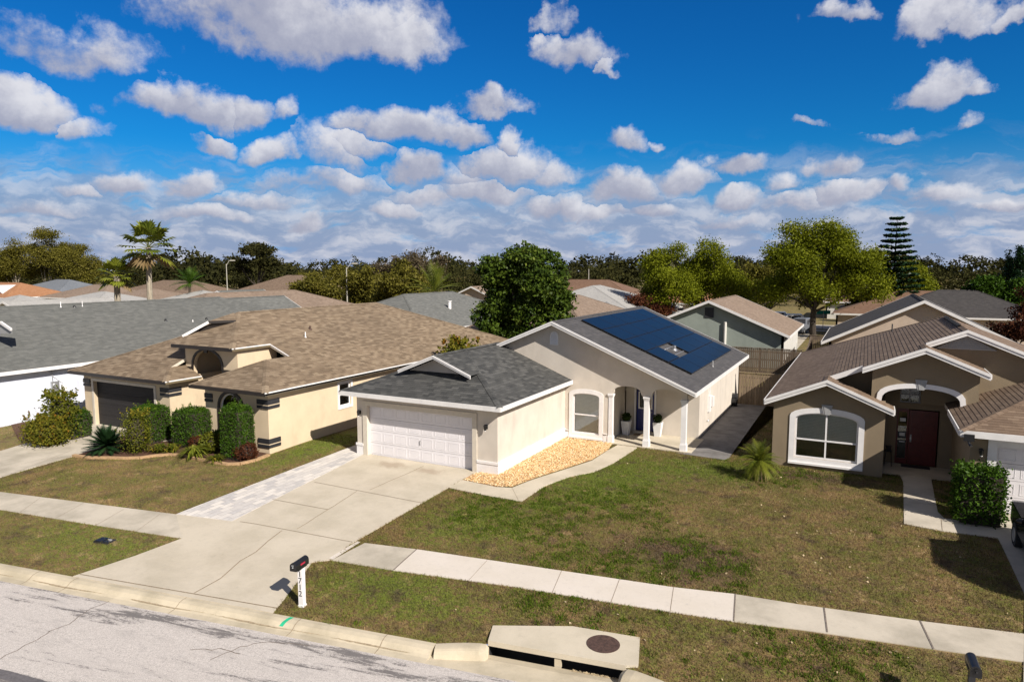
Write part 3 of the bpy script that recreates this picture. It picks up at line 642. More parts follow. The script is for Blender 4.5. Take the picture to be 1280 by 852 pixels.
ang = RNG.uniform(0, 6.28, n); sx = RNG.uniform(.018, .042, (n, 1)); V = ovr[None] * np.stack([sx[:, 0], sx[:, 0] * RNG.uniform(.55, .9, n), sx[:, 0] * .65], 1)[:, None]
V = V + RNG.normal(size=V.shape) * .004; X = V[..., 0] * np.cos(ang)[:, None] - V[..., 1] * np.sin(ang)[:, None]; Y = V[..., 0] * np.sin(ang)[:, None] + V[..., 1] * np.cos(ang)[:, None]
V = np.stack([X + P[:, :1], Y + P[:, 1:2], V[..., 2] + np_zg(P[:, 1])[:, None] + .03 + RNG.uniform(0, .03, (n, 1))], 2).reshape(-1, 3)
F = (of[None] + (np.arange(n) * 6)[:, None, None]).reshape(-1, 3); np_mesh('gravel', V, F, np.repeat(RNG.uniform(0, 1, n), 4), M['gravel'])
tag(bpy.data.objects['gravel'], 'orange and cream river gravel filling the bed beside the garage wall', 'gravel', kind='stuff')

# grass blades
HARD = [drv, PAV, swL, [a1, b1, b0, a0], [b1, T(640, 733), T(775, 755), c1, c0, T(842, 734.5), T(700, 713.5), b0], [c1, (45, SWB(45)), (45, SWT(45)), c0], wk, CONC, GRV, RW, BED, slab, ap,
        [(-36, 12), (-35.8, 22), (-30, 22), T(100, 568), T(0, 597), (-29.3, 12)], [(3.75, 12), (3.75, 27), (9.3, 27), (9.3, 12)], [(-19.1, 22.6), (-12.2, 22.6), (-12.2, 29.1), (-6.5, 29.1), (-6.5, 43), (-19.1, 43)], [(-3.1, 29.0), (.9, 29.0), (.9, 29.7), (3.3, 29.7), (3.3, 26.3), (10, 26.3), (10, 45), (-3.1, 45)], [(-36.5, 20.9), (-22.4, 20.9), (-22.4, 43), (-36.5, 43)]]
def lawnpts(n, x0, x1, y0, y1):
    P = RNG.uniform([x0, y0], [x1, y1], (n, 2)); w = (P - np.array(CB1[:2])) @ np.array(SN[:2]); P = P[w < -.03]
    for h in HARD: P = P[~np_inside(P, h)]
    return P
def blades(P, h0, h1, w, nb=1):
    P = np.repeat(P, nb, 0) + RNG.normal(size=(len(P) * nb, 2)) * (.02 if nb > 1 else 0); n = len(P); a = RNG.uniform(0, 6.28, n); z = np_zg(P[:, 1]); h = RNG.uniform(h0, h1, n); t = RNG.normal(size=(n, 2)) * .6 * h[:, None]
    d = np.stack([np.cos(a), np.sin(a)], 1) * w * .5; B0 = np.c_[P - d, z - .005]; B1 = np.c_[P + d, z - .005]; Tp = np.c_[P + t, z + h]
    return np.stack([B0, B1, Tp], 1).reshape(-1, 3), np.arange(3 * n).reshape(n, 3)
P = np.concatenate([lawnpts(330000, -14, 4.2, 11, 30), lawnpts(150000, -30, -12, 9, 25), lawnpts(30000, -40, -28, 9, 22), lawnpts(30000, -6.6, -3, 28, 44)])
P = P + RNG.normal(size=P.shape) * .02
V, F = blades(P, .02, .055, .016); cell = np.floor(P / .11 + np.sin(P[:, ::-1] * 9) * .35); hsh = np.abs(np.sin(cell[:, 0] * 12.9898 + cell[:, 1] * 78.233) * 43758.5453) % 1
V[2::3, 2] += hsh * .028; np_mesh('grass', V, F, np.clip(.12 + hsh * .5 + RNG.uniform(0, .38, len(F)), 0, 1), M['blade']); tag(bpy.data.objects['grass'], 'short dormant lawn grass, brown with green patches', 'grass', kind='stuff')
P = lawnpts(5200, -14, 4.2, 11, 30); f = np.sin(P[:, 0] * .9 + 1.3) * np.cos(P[:, 1] * .8 + .5) + np.sin(P[:, 0] * .31 + P[:, 1] * .43 + 2.0) + RNG.normal(size=len(P)) * .35 - np.clip((P[:, 0] + 5) * .14, 0, 1.6)
P = P[f > .35]; Q = np.repeat(P, 46, 0) + RNG.normal(size=(len(P) * 46, 2)) * np.repeat(RNG.uniform(.04, .15, len(P)), 46)[:, None]
for h in HARD: Q = Q[~np_inside(Q, h)]
V, F = blades(Q, .03, .075, .03); np_mesh('weeds', V, F, RNG.uniform(0, 1, len(F)), M['weed']); tag(bpy.data.objects['weeds'], 'low dark green weed patches scattered through the brown lawn', 'weeds', kind='stuff')
P = lawnpts(500, -10, 4.2, 12, 29); P = P[RNG.uniform(0, 1, len(P)) < np.clip((P[:, 0] + 9) / 10, .05, .8)]
V, F = leaf_quads(np.c_[P, np_zg(P[:, 1]) + .035], .045, 1.3, .6); np_mesh('fallen_leaves', V, F, RNG.uniform(0, 1, len(F)), M['litter']); tag(bpy.data.objects['fallen_leaves'], 'pale dry leaves fallen on the right-hand lawn', 'fallen leaves', kind='stuff')

# ------------------------------------------------------------------ generic house details
def lamp(par, org, x, y, z, out=(0, -1)):
    mb = MB(); ox, oy = out; mb.box(x - .05, x + .05, y - .02 if oy else y - .05, y + .0 if oy else y + .05, z - .08, z + .08)
    mb.cyl((x + ox * .03, y + oy * .03, z + .05), (x + ox * .13, y + oy * .13, z + .10), .015, n=6); c = (x + ox * .13, y + oy * .13)
    mb.lathe((c[0], c[1], z - .12), [(.045, 0), (.06, .16), (.075, .17), (.02, .24)], 8); l = mb.build('lamp', M['black'], par, org)
    mb = MB(); mb.lathe((c[0], c[1], z - .15), [(.035, 0), (.045, .03)], 8); mb.build('bulb', M['white'], l, org)
def garage_door(par, org, x0, x1, y, z0, z1, m, cols, rows, handle=True, raised=True):
    mb = MB(); H = (z1 - z0) / rows; W = (x1 - x0) / cols
    for r in range(rows):
        mb.box(x0, x1, y, y + .05, z0 + r * H + .006, z0 + (r + 1) * H - .006)
        if raised:
            for c in range(cols):
                a, b, c0_, c1_ = x0 + c * W + .07, x0 + (c + 1) * W - .07, z0 + r * H + .09, z0 + (r + 1) * H - .09; y1 = y - .007
                for q in ((a, b, c0_, c0_ + .025), (a, b, c1_ - .025, c1_), (a, a + .025, c0_ + .025, c1_ - .025), (b - .025, b, c0_ + .025, c1_ - .025)): mb.box(q[0], q[1], y1, y, q[2], q[3])
                mb.box(a + .05, b - .05, y1 + .004, y, c0_ + .05, c1_ - .05)
        else:
            for c in range(3): mb.box(x0 + .02, x1 - .02, y - .008, y, z0 + r * H + .06 + c * H / 3, z0 + r * H + .06 + c * H / 3 + .05)
    g = mb.build('garage_door', m, par, org)
    mb = MB(); mb.box(x0 - .001, x1, y + .055, y + .07, z0, z1); mb.build('backing', M['dark_in'], g, org)
    if handle:
        c = x0 + (x1 - x0) * .5; mb = MB(); mb.cyl((c - .0, y - .03, z0 + .72), (c, y - .03, z0 + .90), .012, n=6); mb.box(c - .02, c + .02, y - .03, y - .012, z0 + .72, z0 + .75); mb.box(c - .02, c + .02, y - .03, y - .012, z0 + .87, z0 + .9); mb.build('handle', M['metal'], g, org)
    return g
def window(par, org, p0, p1, s0, s1, z0, z1, zt=None, fr=.045, mull=(), bars=(), m='white', depth=.06, blind=True, trim=0.0, tm='white', sill=0.0, glass='glass'):
    """window in a wall running p0->p1 (outside to the right). zt: arched top height."""
    a, b = Vector((*p0, 0)), Vector((*p1, 0)); d = (b - a).normalized(); n = Vector((d.y, -d.x, 0))
    sh = lambda o: ((a - n * o)[:2], (b - n * o)[:2]); L = lambda g: arch(s0 + g, s1 - g, z0 + g, z1, zt - g) if zt else rect(s0 + g, s1 - g, z0 + g, z1 - g)
    mb = MB(); q = sh(depth); mb.wall(q[0], q[1], L(0), [L(fr)], .05)
    for f in mull: s_ = s0 + (s1 - s0) * f; mb.wall(q[0], q[1], rect(s_ - .03, s_ + .03, z0 + fr, (zt or z1) - fr), [], .045)
    for f in bars: z_ = z0 + ((z1) - z0) * f; mb.wall(*sh(depth - .012), rect(s0 + fr, s1 - fr, z_ - .028, z_ + .028), [], .05)
    if trim:
        q = sh(-.035); o = arch(s0 - trim, s1 + trim, z0 - trim, z1 + (trim * .6 if zt else trim), (zt or z1) + trim) if zt else rect(s0 - trim, s1 + trim, z0 - trim, z1 + trim)
        mb.wall(q[0], q[1], o, [L(0)], .035)
    if sill: mb.wall(*sh(-.09), rect(s0 - trim, s1 + trim, z0 - trim - .05, z0 - trim + .03), [], .09)
    w = mb.build('window', M[m], par, org)
    mb = MB(); q = sh(depth + .02); mb.wall(q[0], q[1], L(fr * .6), [], .006); mb.build('pane', M[glass], w, org)
    if blind:
        mb = MB(); k = int(((zt or z1) - z0) / .06)
        for i in range(k):
            z_ = z0 + i * .06 + .03; P = [a - n * (depth + .085) + d * (s0 + .03), a - n * (depth + .085) + d * (s1 - .03), a - n * (depth + .10) + d * (s1 - .03), a - n * (depth + .10) + d * (s0 + .03)]
            if blind > 1 and z_ < z0 + (z1 - z0) * .42: continue
            mb.poly([(P[0].x, P[0].y, z_), (P[1].x, P[1].y, z_), (P[2].x, P[2].y, z_ + .052), (P[3].x, P[3].y, z_ + .052)])
        mb.build('blind', M['blind'], w, org)
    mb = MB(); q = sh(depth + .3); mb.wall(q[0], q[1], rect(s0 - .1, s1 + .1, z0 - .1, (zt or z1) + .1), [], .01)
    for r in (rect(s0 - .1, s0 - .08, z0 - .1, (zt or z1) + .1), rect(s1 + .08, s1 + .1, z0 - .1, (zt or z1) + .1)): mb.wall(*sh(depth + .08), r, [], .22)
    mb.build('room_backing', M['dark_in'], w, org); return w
def pipe(par, org, x, y, z, h=.4, r=.04, m='metal', name='vent_pipe'):
    mb = MB(); mb.cyl((x, y, z - .15), (x, y, z + h), r, n=8); mb.cyl((x, y, z - .05), (x, y, z + .06), r * 2.2, r * 1.3, 8); mb.build(name, M[m], par, org)

# ================================================================== MAIN HOUSE
mo = (-12.7, 22.6, 0); MH = empty('stucco_house', mo, 'beige stucco house with blue solar panels on its slate roof', 'house')
S = .42; mz = lambda X: 5.47 - S * abs(X + 12.75)          # main roof top surface
GS = .40; gxr = -15.72; gz_ = lambda X: 4.30 - GS * abs(X - gxr)
RF, RB = 28.75, 43.1; XR, XL = -6.15, -19.35
mb = MB()
roof_plane(mb, [(-12.75, RF, mz(-12.75)), (XR, RF, mz(XR)), (XR, RB, mz(XR)), (-12.75, RB, mz(-12.75))], .15, .008)
roof_plane(mb, [(-12.75, RF, mz(-12.75)), (XL, RF, mz(XL)), (XL, RB, mz(XL)), (-12.75, RB, mz(-12.75))], .15, .008)
cap(mb, (-12.75, RF, mz(-12.75)), (-12.75, RB, mz(-12.75))); mb.build('roof', M['sh_main'], MH, mo)
# garage hip roof
ge = 22.1; gl, gr = gxr - 3.85, gxr + 3.85; ez = gz_(gl); mb = MB(); yb = 29.15; hy = ge + 3.85
gy = 23.75; gzz = ez + GS * (gy - ge)                        # gablet: face plane gy, base height gzz
hx = (gy - ge)
roof_plane(mb, [(gr, ge, ez), (gr, yb, ez), (gxr, yb, 4.30), (gxr, hy, 4.30)]); roof_plane(mb, [(gl, ge, ez), (gl, yb, ez), (gxr, yb, 4.30), (gxr, hy, 4.30)])
mb2 = MB(); roof_plane(mb2, [(gl, ge, ez), (gr, ge, ez), (gxr, hy, 4.30)])
GX0, GX1 = -17.5, gxr * 2 + 17.5; Gpk = 4.30
for xx in (GX0, GX1):                                          # gablet roof halves
    zz = Gpk - (abs(xx - gxr)) * GS; roof_plane(mb, [(xx, gy - .28, zz + .02), (gxr, gy - .28, Gpk + .02), (gxr, hy + .4, Gpk + .02), (xx, ge + (zz - ez) / GS + .02, zz + .02)])
cap(mb, (gl, ge, ez), (gxr, hy, 4.30), .12, slope=GS); cap(mb, (gr, ge, ez), (gxr, hy, 4.30), .12, slope=GS); cap(mb, (gxr, gy - .28, 4.33), (gxr, yb, 4.33), slope=GS)
mb.build('roof', M['sh_dark'], MH, mo); mb2.build('roof', M['sh_dark'], MH, mo)
mb = MB(); mb.wall((GX0 + .1, gy + .3), (GX1 - .1, gy + .3), [(0, gzz - .3), (GX1 - GX0 - .2, gzz - .3), (GX1 - GX0 - .2, gzz + .1), ((GX1 - GX0) / 2 - .1, Gpk - .10), (0, gzz + .1)], [], .1); mb.build('gable_face', M['st_beige'], MH, mo)
mb = MB()
fascia(mb, (gxr, RF + .0, 0), (gxr, RF, 0), (0, -1)) if 0 else None
for X in (XR, XL): fascia(mb, (-12.75, RF, mz(-12.75)), (X, RF, mz(X)), (0, -1), .17); fascia(mb, (-12.75, RB, mz(-12.75)), (X, RB, mz(X)), (0, 1), .17)
for X in (XR, XL): fascia(mb, (-12.75, RF - .035, mz(-12.75)), (X, RF - .035, mz(X)), (0, -1), .075, .02)
fascia(mb, (XR, RF - .03, mz(XR)), (XR, RB, mz(XR)), (1, 0), .17); fascia(mb, (XL, RF, mz(XL)), (XL, RB, mz(XL)), (-1, 0), .17)
fascia(mb, (gl, ge, ez), (gr, ge, ez), (0, -1), .17); fascia(mb, (gr, ge - .03, ez), (gr, yb, ez), (1, 0), .17); fascia(mb, (gl, ge, ez), (gl, yb, ez), (-1, 0), .17)
for X in (GX0, GX1): fascia(mb, (gxr, gy - .28, Gpk + .02), (X, gy - .28, gzz + .12 - .02 * 0 if 0 else Gpk - abs(X - gxr) * GS + .02), (0, -1), .13); fascia(mb, (gxr, gy - .315, Gpk + .02), (X, gy - .315, Gpk - abs(X - gxr) * GS + .02), (0, -1), .06, .02)
mb.build('fascia', M['fascia'], MH, mo)
mb = MB()
for X in (XR, XL): slab_under(mb, [(-12.75, RF, mz(-12.75)), (X, RF, mz(X)), (X, RB, mz(X)), (-12.75, RB, mz(-12.75))], .14)
slab_under(mb, [(gr, ge, ez), (gr, yb, ez), (gxr, yb, 4.3), (gxr, hy, 4.3)], .14); slab_under(mb, [(gl, ge, ez), (gl, yb, ez), (gxr, yb, 4.3), (gxr, hy, 4.3)], .14); slab_under(mb, [(gl, ge, ez), (gr, ge, ez), (gxr, hy, 4.3)], .14)
mb.build('soffit', M['cream_trim'], MH, mo)
# walls
WX0, WX1, WY, WB = -19.0, -6.6, 29.2, 42.7; o = -WX0; wt = lambda X: mz(X) - .15
prof = [(0, -.2), (o - 10.15, -.2), (o - 10.15, 2.28), (o - 9.93, 2.28)]
def arc(x0, x1, zs, zt, n=12): c, a = (x0 + x1) / 2, (x1 - x0) / 2; return [(c - a * math.cos(math.pi * i / n), zs + (zt - zs) * math.sin(math.pi * i / n) ** .7) for i in range(n + 1)]
prof += [(o + x, z) for x, z in arc(-9.88, -8.62, 2.36, 2.68)] + [(o - 8.55, 2.28), (o - 8.2, 2.28)] + [(o + x, z) for x, z in arc(-8.13, -6.87, 2.36, 2.68)] + [(o - 6.8, 2.28), (o - 6.6, 2.28), (o - 6.6, wt(-6.6)), (o - 12.75, wt(-12.75)), (0, wt(-19.0))]
mb = MB(); W0 = arch(o - 11.84, o - 10.56, .32, 2.05, 2.2)
mb.wall((WX0, WY), (WX1, WY), prof, [W0], .2)
mb.wall((-6.6, 31.7), (-6.6, WB), rect(0, WB - 31.7, -.2, wt(-6.6)), [], .2)
mb.wall((-6.6, WY + .2), (-6.6, 31.7), rect(0, 31.5 - WY, 2.45, wt(-6.6)), [], .2)
mb.wall((-10.15, WY + .2), (-10.15, 31.7), rect(0, 31.5 - WY, -.2, 2.7), [], .15)
mb.wall((-10.1, 31.7), (-6.8, 31.7), [(0, -.2), (.47, -.2), (.47, 2.18), (1.43, 2.18), (1.43, -.2), (3.3, -.2), (3.3, 2.7), (0, 2.7)], [], .15)
mb.wall((WX1, WB), (WX0, WB), [(0, -.2), (-WX0 + WX1, -.2), (-WX0 + WX1, wt(-19)), (-6.6 + 12.75, wt(-12.75)), (0, wt(-6.6))], [], .2)
mb.wall((WX0, WB - .2), (WX0, WY + .2), rect(0, WB - WY - .4, -.2, wt(-19)), [], .2)
GX_0, GX_1, GY = -19.05, -12.25, 22.6; gt = ez + .1
gd0, gd1 = -18.5, -13.35
mb.wall((GX_0, GY), (GX_1, GY), [(0, -.3), (gd0 - GX_0, -.3), (gd0 - GX_0, 2.14), (gd1 - GX_0, 2.14), (gd1 - GX_0, -.3), (GX_1 - GX_0, -.3), (GX_1 - GX_0, gt), (0, gt)], [], .22)
mb.wall((GX_1, GY + .22), (GX_1, WY), rect(0, WY - GY - .22, -.3, gt), [], .2); mb.wall((GX_0, WY), (GX_0, GY + .22), rect(0, WY - GY - .22, -.3, gt), [], .2)
mb.build('wall', M['st_beige'], MH, mo)
mb = MB(); mb.box(-10.0, -6.62, WY + .2, 31.7, 2.66, 2.7); mb.build('porch_ceiling', M['cream_trim'], MH, mo)
# base bands
mb = MB()
for z0, z1, t in ((-.2, .40, .03), (.40, .50, .055)):
    mb = MB()
    mb.box(GX_0 - t, gd0 - .22, GY - t, GY - .002, z0, z1); mb.build('base_band' if z0 < 0 else 'band_ledge', M['white'], MH, mo); mb = MB()
    mb.box(-10.35, -10.16, WY - t, WY - .002, z0, z1 - .08); mb.build('base_band' if z0 < 0 else 'band_ledge', M['white'], MH, mo); mb = MB(); mb.box(gd1 + .2, GX_1, GY - t, GY - .002, z0, z1)
    mb.box(GX_1 + .002, GX_1 + t, GY - t, WY - t, z0, z1); mb.box(GX_1 + t, -12.05, WY - t, WY - .002, z0 + .0, z1 - .08); mb.build('base_band' if z0 < 0 else 'band_ledge', M['white'], MH, mo)
mb = MB(); q0, q1 = (GX_0, GY), (GX_1, GY); s0, s1 = gd0 - GX_0, gd1 - GX_0
mb.wall((GX_0, GY - .04), (GX_1, GY - .04), [(s0 - .22, -.1), (s0, -.1), (s0, 2.14), (s1, 2.14), (s1, -.1), (s1 + .2, -.1), (s1 + .2, 2.34), (s0 - .22, 2.34)], [], .038); mb.build('door_frame', M['cream_trim'], MH, mo)
garage_door(MH, mo, gd0, gd1, GY + .17, .0, 2.14, M['gdoor'], 8, 4)
lamp(MH, mo, -18.88, GY, 1.82); lamp(MH, mo, -12.72, GY, 1.85)
window(MH, mo, (WX0, WY), (WX1, WY), o - 11.84, o - 10.56, .32, 2.05, 2.2, .05, bars=(.5,), trim=.19, blind=True, sill=.05)
# porch columns, floor, door, planters
mb = MB(); mb.box(-10.15, -6.35, WY - .12, 31.7, -.1, .05); mb.build('porch_floor', M['conc_slab'], MH, mo)
for x, w in ((-10.02, .19), (-8.37, .22), (-6.73, .22)):
    mb = MB(); mb.box(x - w / 2, x + w / 2, WY - .02 - .0, WY - .02 + w, .05, 2.2)
    mb.box(x - w / 2 - .03, x + w / 2 + .03, WY - .05, WY + w + .01, .05, .32); mb.box(x - w / 2 - .02, x + w / 2 + .02, WY - .04, WY + w, .32, .36)
    mb.box(x - w / 2 - .02, x + w / 2 + .02, WY - .04, WY + w, 2.14, 2.2); mb.box(x - w / 2 - .04, x + w / 2 + .04, WY - .06, WY + w + .02, 2.2, 2.28); mb.build('column', M['white'], MH, mo)
mb = MB(); mb.wall((-10.1, 31.74), (-6.8, 31.74), rect(.52, 1.38, .14, 2.13), [rect(.66, 1.24, 1.25, 1.98)], .05)
for i in range(2):
    for j in range(2): mb.wall((-10.1, 31.725), (-6.8, 31.725), rect(.62 + i * .36, .92 + i * .36, .24 + j * .46, .62 + j * .46), [rect(.65 + i * .36, .89 + i * .36, .27 + j * .46, .59 + j * .46)], .012)
fd_ = mb.build('front_door', M['blue_door'], MH, mo)
mb = MB(); mb.wall((-10.1, 31.76), (-6.8, 31.76), rect(.66, 1.24, 1.25, 1.98), [], .01); mb.build('pane', M['glass_dk'], fd_, mo)
mb = MB(); mb.wall((-10.1, 31.72), (-6.8, 31.72), rect(.61, 1.29, 1.2, 2.03), [rect(.67, 1.23, 1.26, 1.97)], .018); mb.build('glass_frame', M['white'], fd_, mo)
mb = MB(); mb.ell((-8.82, 31.68, 1.08), .03, .03, .03); mb.build('knob', M['metal'], fd_, mo)
mb = MB(); mb.wall((-10.1, 31.66), (-6.8, 31.66), [(.42, .05), (.5, .05), (.5, 2.16), (1.4, 2.16), (1.4, .05), (1.48, .05), (1.48, 2.24), (.42, 2.24)], [], .06); mb.build('door_frame', M['white'], MH, mo)
mb = MB(); mb.box(-9.68, -8.6, 31.5, 31.72, .05, .13); mb.build('door_step', M['cream_trim'], MH, mo)
# arched gable vent
mb = MB(); ring(mb, (WX0, WY), (WX1, WY), arch(o - 13.02, o - 12.6, 4.35, 4.72, 4.98), arch(o - 12.98, o - 12.64, 4.39, 4.71, 4.94), .05, .04)
gv = mb.build('gable_vent', M['white'], MH, mo); mb = MB()
for i in range(8): z_ = 4.40 + i * .065; mb.add([(-12.98, WY - .03, z_), (-12.64, WY - .03, z_), (-12.64, WY - .005, z_ + .06), (-12.98, WY - .005, z_ + .06)], [(0, 1, 2, 3)])
mb.build('louvre', M['white'], gv, mo)
# side wall fittings
mb = MB(); mb.box(-6.598, -6.50, 33.6, 33.95, .95, 1.75); mb.box(-6.598, -6.53, 33.72, 33.83, 1.75, 2.5); mb.box(-6.598, -6.48, 34.3, 34.6, 1.1, 1.6); mb.build('meter_box', M['white'], MH, mo)
mb = MB(); mb.ell((-6.55, 33.5, .55), .05, .05, .05); mb.build('tap', M['metal'], MH, mo)
pipe(MH, mo, -6.75, 35.3, mz(-6.75), .3, .03, 'grey_trim'); pipe(MH, mo, -8.6, 34.9, mz(-8.6) + .02, .22, .07, 'metal', 'roof_vent')
# solar panels 5 rows x 5 columns less one
sx = [-12.38 + i * 1.09 for i in range(6)]; sy = [31.4 + i * 2.06 for i in range(6)]
nr = Vector((S, 0, 1)).normalized(); dn = Vector((1, 0, -S)).normalized(); k = 1.09 / dn.x
for i in range(5):
    for j in range(5):
        if i == 3 and j == 1: continue
        P0 = Vector((sx[i] + .015, sy[j] + .015, mz(sx[i] + .015))); a = dn * (k - .04); b = Vector((0, 2.02, 0)); mb = MB()
        q = [P0, P0 + a, P0 + a + b, P0 + b]; lo, hi = nr * .05, nr * .105
        mb.add([p + lo for p in q] + [p + hi for p in q], [(3, 2, 1, 0), (0, 1, 5, 4), (1, 2, 6, 5), (2, 3, 7, 6), (3, 0, 4, 7)], None, 1)
        u, v = dn * .03, Vector((0, .03, 0)); r = [q[0] + u + v + hi, q[1] - u + v + hi, q[2] - u - v + hi, q[3] + u - v + hi]; t = [p + hi for p in q]
        for e_ in range(4): mb.poly([t[e_], t[(e_ + 1) % 4], r[(e_ + 1) % 4], r[e_]], None, 1)
        mb.poly(r, [(0, 0), (1.0, 0), (1.0, 2.0), (0, 2.0)], 0); mb.build('solar_panel', [M['solar'], M['black']], MH, mo)
mb = MB()
for i in range(5):
    for f in (.25, .75): x = sx[i] + 1.09 * f; mb.box(x - .02, x + .02, 31.5, 41.6, mz(x) + .012, mz(x) + .05)
mb.build('panel_rail', M['metal'], MH, mo)
# two planters on the porch
def planter(x, y, lab):
    p = empty('planter', (x, y, .05), lab, 'potted plant', 'topiary planters flanking the blue door'); mb = MB()
    mb.add([(sx_ * w, sy_ * w, z) for z, w in ((0, .13), (.62, .20), (.66, .20), (.66, .17), (.6, .16)) for sx_, sy_ in ((-1, -1), (1, -1), (1, 1), (-1, 1))],
           [(j * 4 + i, j * 4 + (i + 1) % 4, (j + 1) * 4 + (i + 1) % 4, (j + 1) * 4 + i) for j in range(4) for i in range(4)] + [(0, 3, 2, 1), (16, 17, 18, 19)]); mb.build('pot', M['terrac'], p)
    mb = MB(); mb.ell((0, 0, .82), .17, .17, .17); mb.cyl((0, 0, .58), (0, 0, .7), .02, n=6); pl = mb.build('topiary_core', M['leaf_dark'], p)
    Pp, rn = clump_points([(0, 0, .84, .2, .2, .2)], 160, 5, .025, .9, -1); V, F = leaf_quads(Pp, .035); np_mesh('foliage', V, F, rn, M['leaf_dark'], p)
planter(-9.85, 31.0, 'white tapered pot with clipped ball shrub left of the blue door'); planter(-8.42, 31.35, 'white tapered pot with clipped ball shrub right of the blue door, behind the middle column')
mb = MB(); mb.box(-9.5, -8.8, 30.95, 31.4, .052, .07); tag(mb.build('doormat', M['joint'], None, (-9.15, 31.2, .05)), 'small brown doormat in front of the blue door', 'doormat')
def onX(px, py, X): d = ray(px, py); return CAM + d * (X / d.x)
def onY(px, py, Y): d = ray(px, py); return CAM + d * (Y / d.y)
def hip_roof(mb, su, x0, x1, y0, y1, e, s, course=.15, over=0):
    pass
# ================================================================== LEFT (TAN ROOF) HOUSE
lo = (-29, 20.95, 0); LH = empty('stucco_house', lo, 'cream stucco house with tan shingle hip roof, arched entry tower and dark garage door', 'house')
E0 = 2.72; s = .42; F1z = lambda Y: E0 + s * (Y - 20.45); Pz = lambda X: E0 + s * (-22.1 - X)
RZ = Pz(-29.0)
mb = MB()
Ppoly = [(-22.1, 20.45, E0), (-22.1, 43.5, E0), (-29, 36.6, RZ), (-29, 25.25, RZ), (-25.7, 21.95, Pz(-25.7)), (-25.7, 24.2, Pz(-25.7)), (-24.45, 24.2, Pz(-24.45)), (-24.45, 22.8, Pz(-24.45))]
roof_plane(mb, Ppoly[:1] + Ppoly[1:3] + [(-29, 25.25, RZ), (-25.7, 24.2, Pz(-25.7)), (-24.45, 24.2, Pz(-24.45)), (-24.45, 22.8, Pz(-24.45))])
roof_plane(mb, [(-29, 25.25, RZ), (-25.7, 21.95, Pz(-25.7)), (-25.7, 24.2, Pz(-25.7))])
roof_plane(mb, [(-26.8, 20.45, E0), (-22.1, 20.45, E0), (-24.45, 22.8, F1z(22.8))])                      # wing front
roof_plane(mb, [(-26.8, 20.45, E0), (-24.45, 22.8, F1z(22.8)), (-24.45, 24.6, F1z(22.8)), (-26.8, 24.6, E0)])
roof_plane(mb, [(-35.9, 20.45, E0), (-28.4, 20.45, E0), (-29.5, 21.55, F1z(21.55)), (-29.5, 27.35, RZ), (-29, 27.35, RZ)])   # garage front
roof_plane(mb, [(-28.4, 20.45, E0), (-28.4, 22.38, E0), (-29.5, 22.38, F1z(21.55)), (-29.5, 21.55, F1z(21.55))])
roof_plane(mb, [(-35.9, 20.45, E0), (-35.9, 43.5, E0), (-29, 36.6, RZ), (-29, 27.35, RZ)]); roof_plane(mb, [(-35.9, 43.5, E0), (-22.1, 43.5, E0), (-29, 36.6, RZ)])
TZ = Pz(-25.7); F2 = lambda Y: TZ + s * (Y - 21.95); Lp, Rp, Pk, Bk = (-30.0, 22.69, F2(22.69)), (-28.1, 24.32, F2(24.32)), (-28.9, 23.35, 5.24), (-29.1, 25.1, 5.56)
roof_plane(mb, [(-29.9, 21.95, TZ), (-25.7, 21.95, TZ), (-29, 25.25, RZ), (-30.0, 22.69, F2(22.69))][:3] + [(-29.9, 24.35, F2(24.35)), (-29.9, 21.95, TZ)][:1])
cap(mb, (-29, 25.25, RZ), (-29, 36.6, RZ)); cap(mb, (-22.1, 20.45, E0), (-24.45, 22.8, Pz(-24.45))); cap(mb, (-25.7, 21.95, TZ), (-29, 25.25, RZ)); cap(mb, (-35.9, 20.45, E0), (-29, 27.35, RZ)); cap(mb, (-28.4, 20.45, E0), (-29.5, 21.55, F1z(21.55))); cap(mb, (-22.1, 43.5, E0), (-29, 36.6, RZ)); cap(mb, (-26.8, 20.45, E0), (-24.45, 22.8, F1z(22.8)))
for q in ((Lp, Pk, Bk), (Pk, Rp, Bk)):
    roof_plane(mb, [tuple(Vector(p) + Vector((0, -.02, .05))) for p in q], 0)
mb.build('roof', M['sh_tan'], LH, lo)
mb = MB(); I = lambda a, t: tuple(Vector(a) + Vector(t)); mb.poly([I(Lp, (.22, .18, -.1)), I(Rp, (-.05, 0, -.12)), I(Pk, (0, .2, -.04))]); mb.build('gable_face', M['brown_trim'], LH, lo)  # dark paint on the gablet face stands for the shade under its overhang
mb = MB(); mb.beam(I(Lp, (0, -.02, 0)), I(Pk, (0, -.02, 0)), .04, .13); mb.build('fascia', M['white'], LH, lo)
mb = MB(); mb.beam(I(Pk, (0, -.02, 0)), I(Rp, (0, -.02, .02)), .04, .12)
for a, b, o_ in (((-35.9, 20.45, E0), (-28.4, 20.45, E0), (0, -1)), ((-26.8, 20.45, E0), (-22.1, 20.45, E0), (0, -1)), ((-29.9, 21.95, TZ), (-25.7, 21.95, TZ), (0, -1)), ((-35.9, 20.45, E0), (-35.9, 43.5, E0), (-1, 0))): fascia(mb, a, b, o_, .15, .03)
mb.build('fascia', M['brown_trim'], LH, lo)
mb = MB()
for a, b, o_ in (((-22.1, 20.42, E0), (-22.1, 43.5, E0), (1, 0)), ((-28.4, 20.42, E0), (-28.4, 22.38, E0), (1, 0)), ((-25.7, 21.92, TZ), (-25.7, 24.2, TZ), (1, 0)), ((-25.7, 24.2, TZ), (-24.45, 24.2, Pz(-24.45)), (0, -1))): fascia(mb, a, b, o_, .04, .03)
mb.build('drip_edge', M['white'], LH, lo)
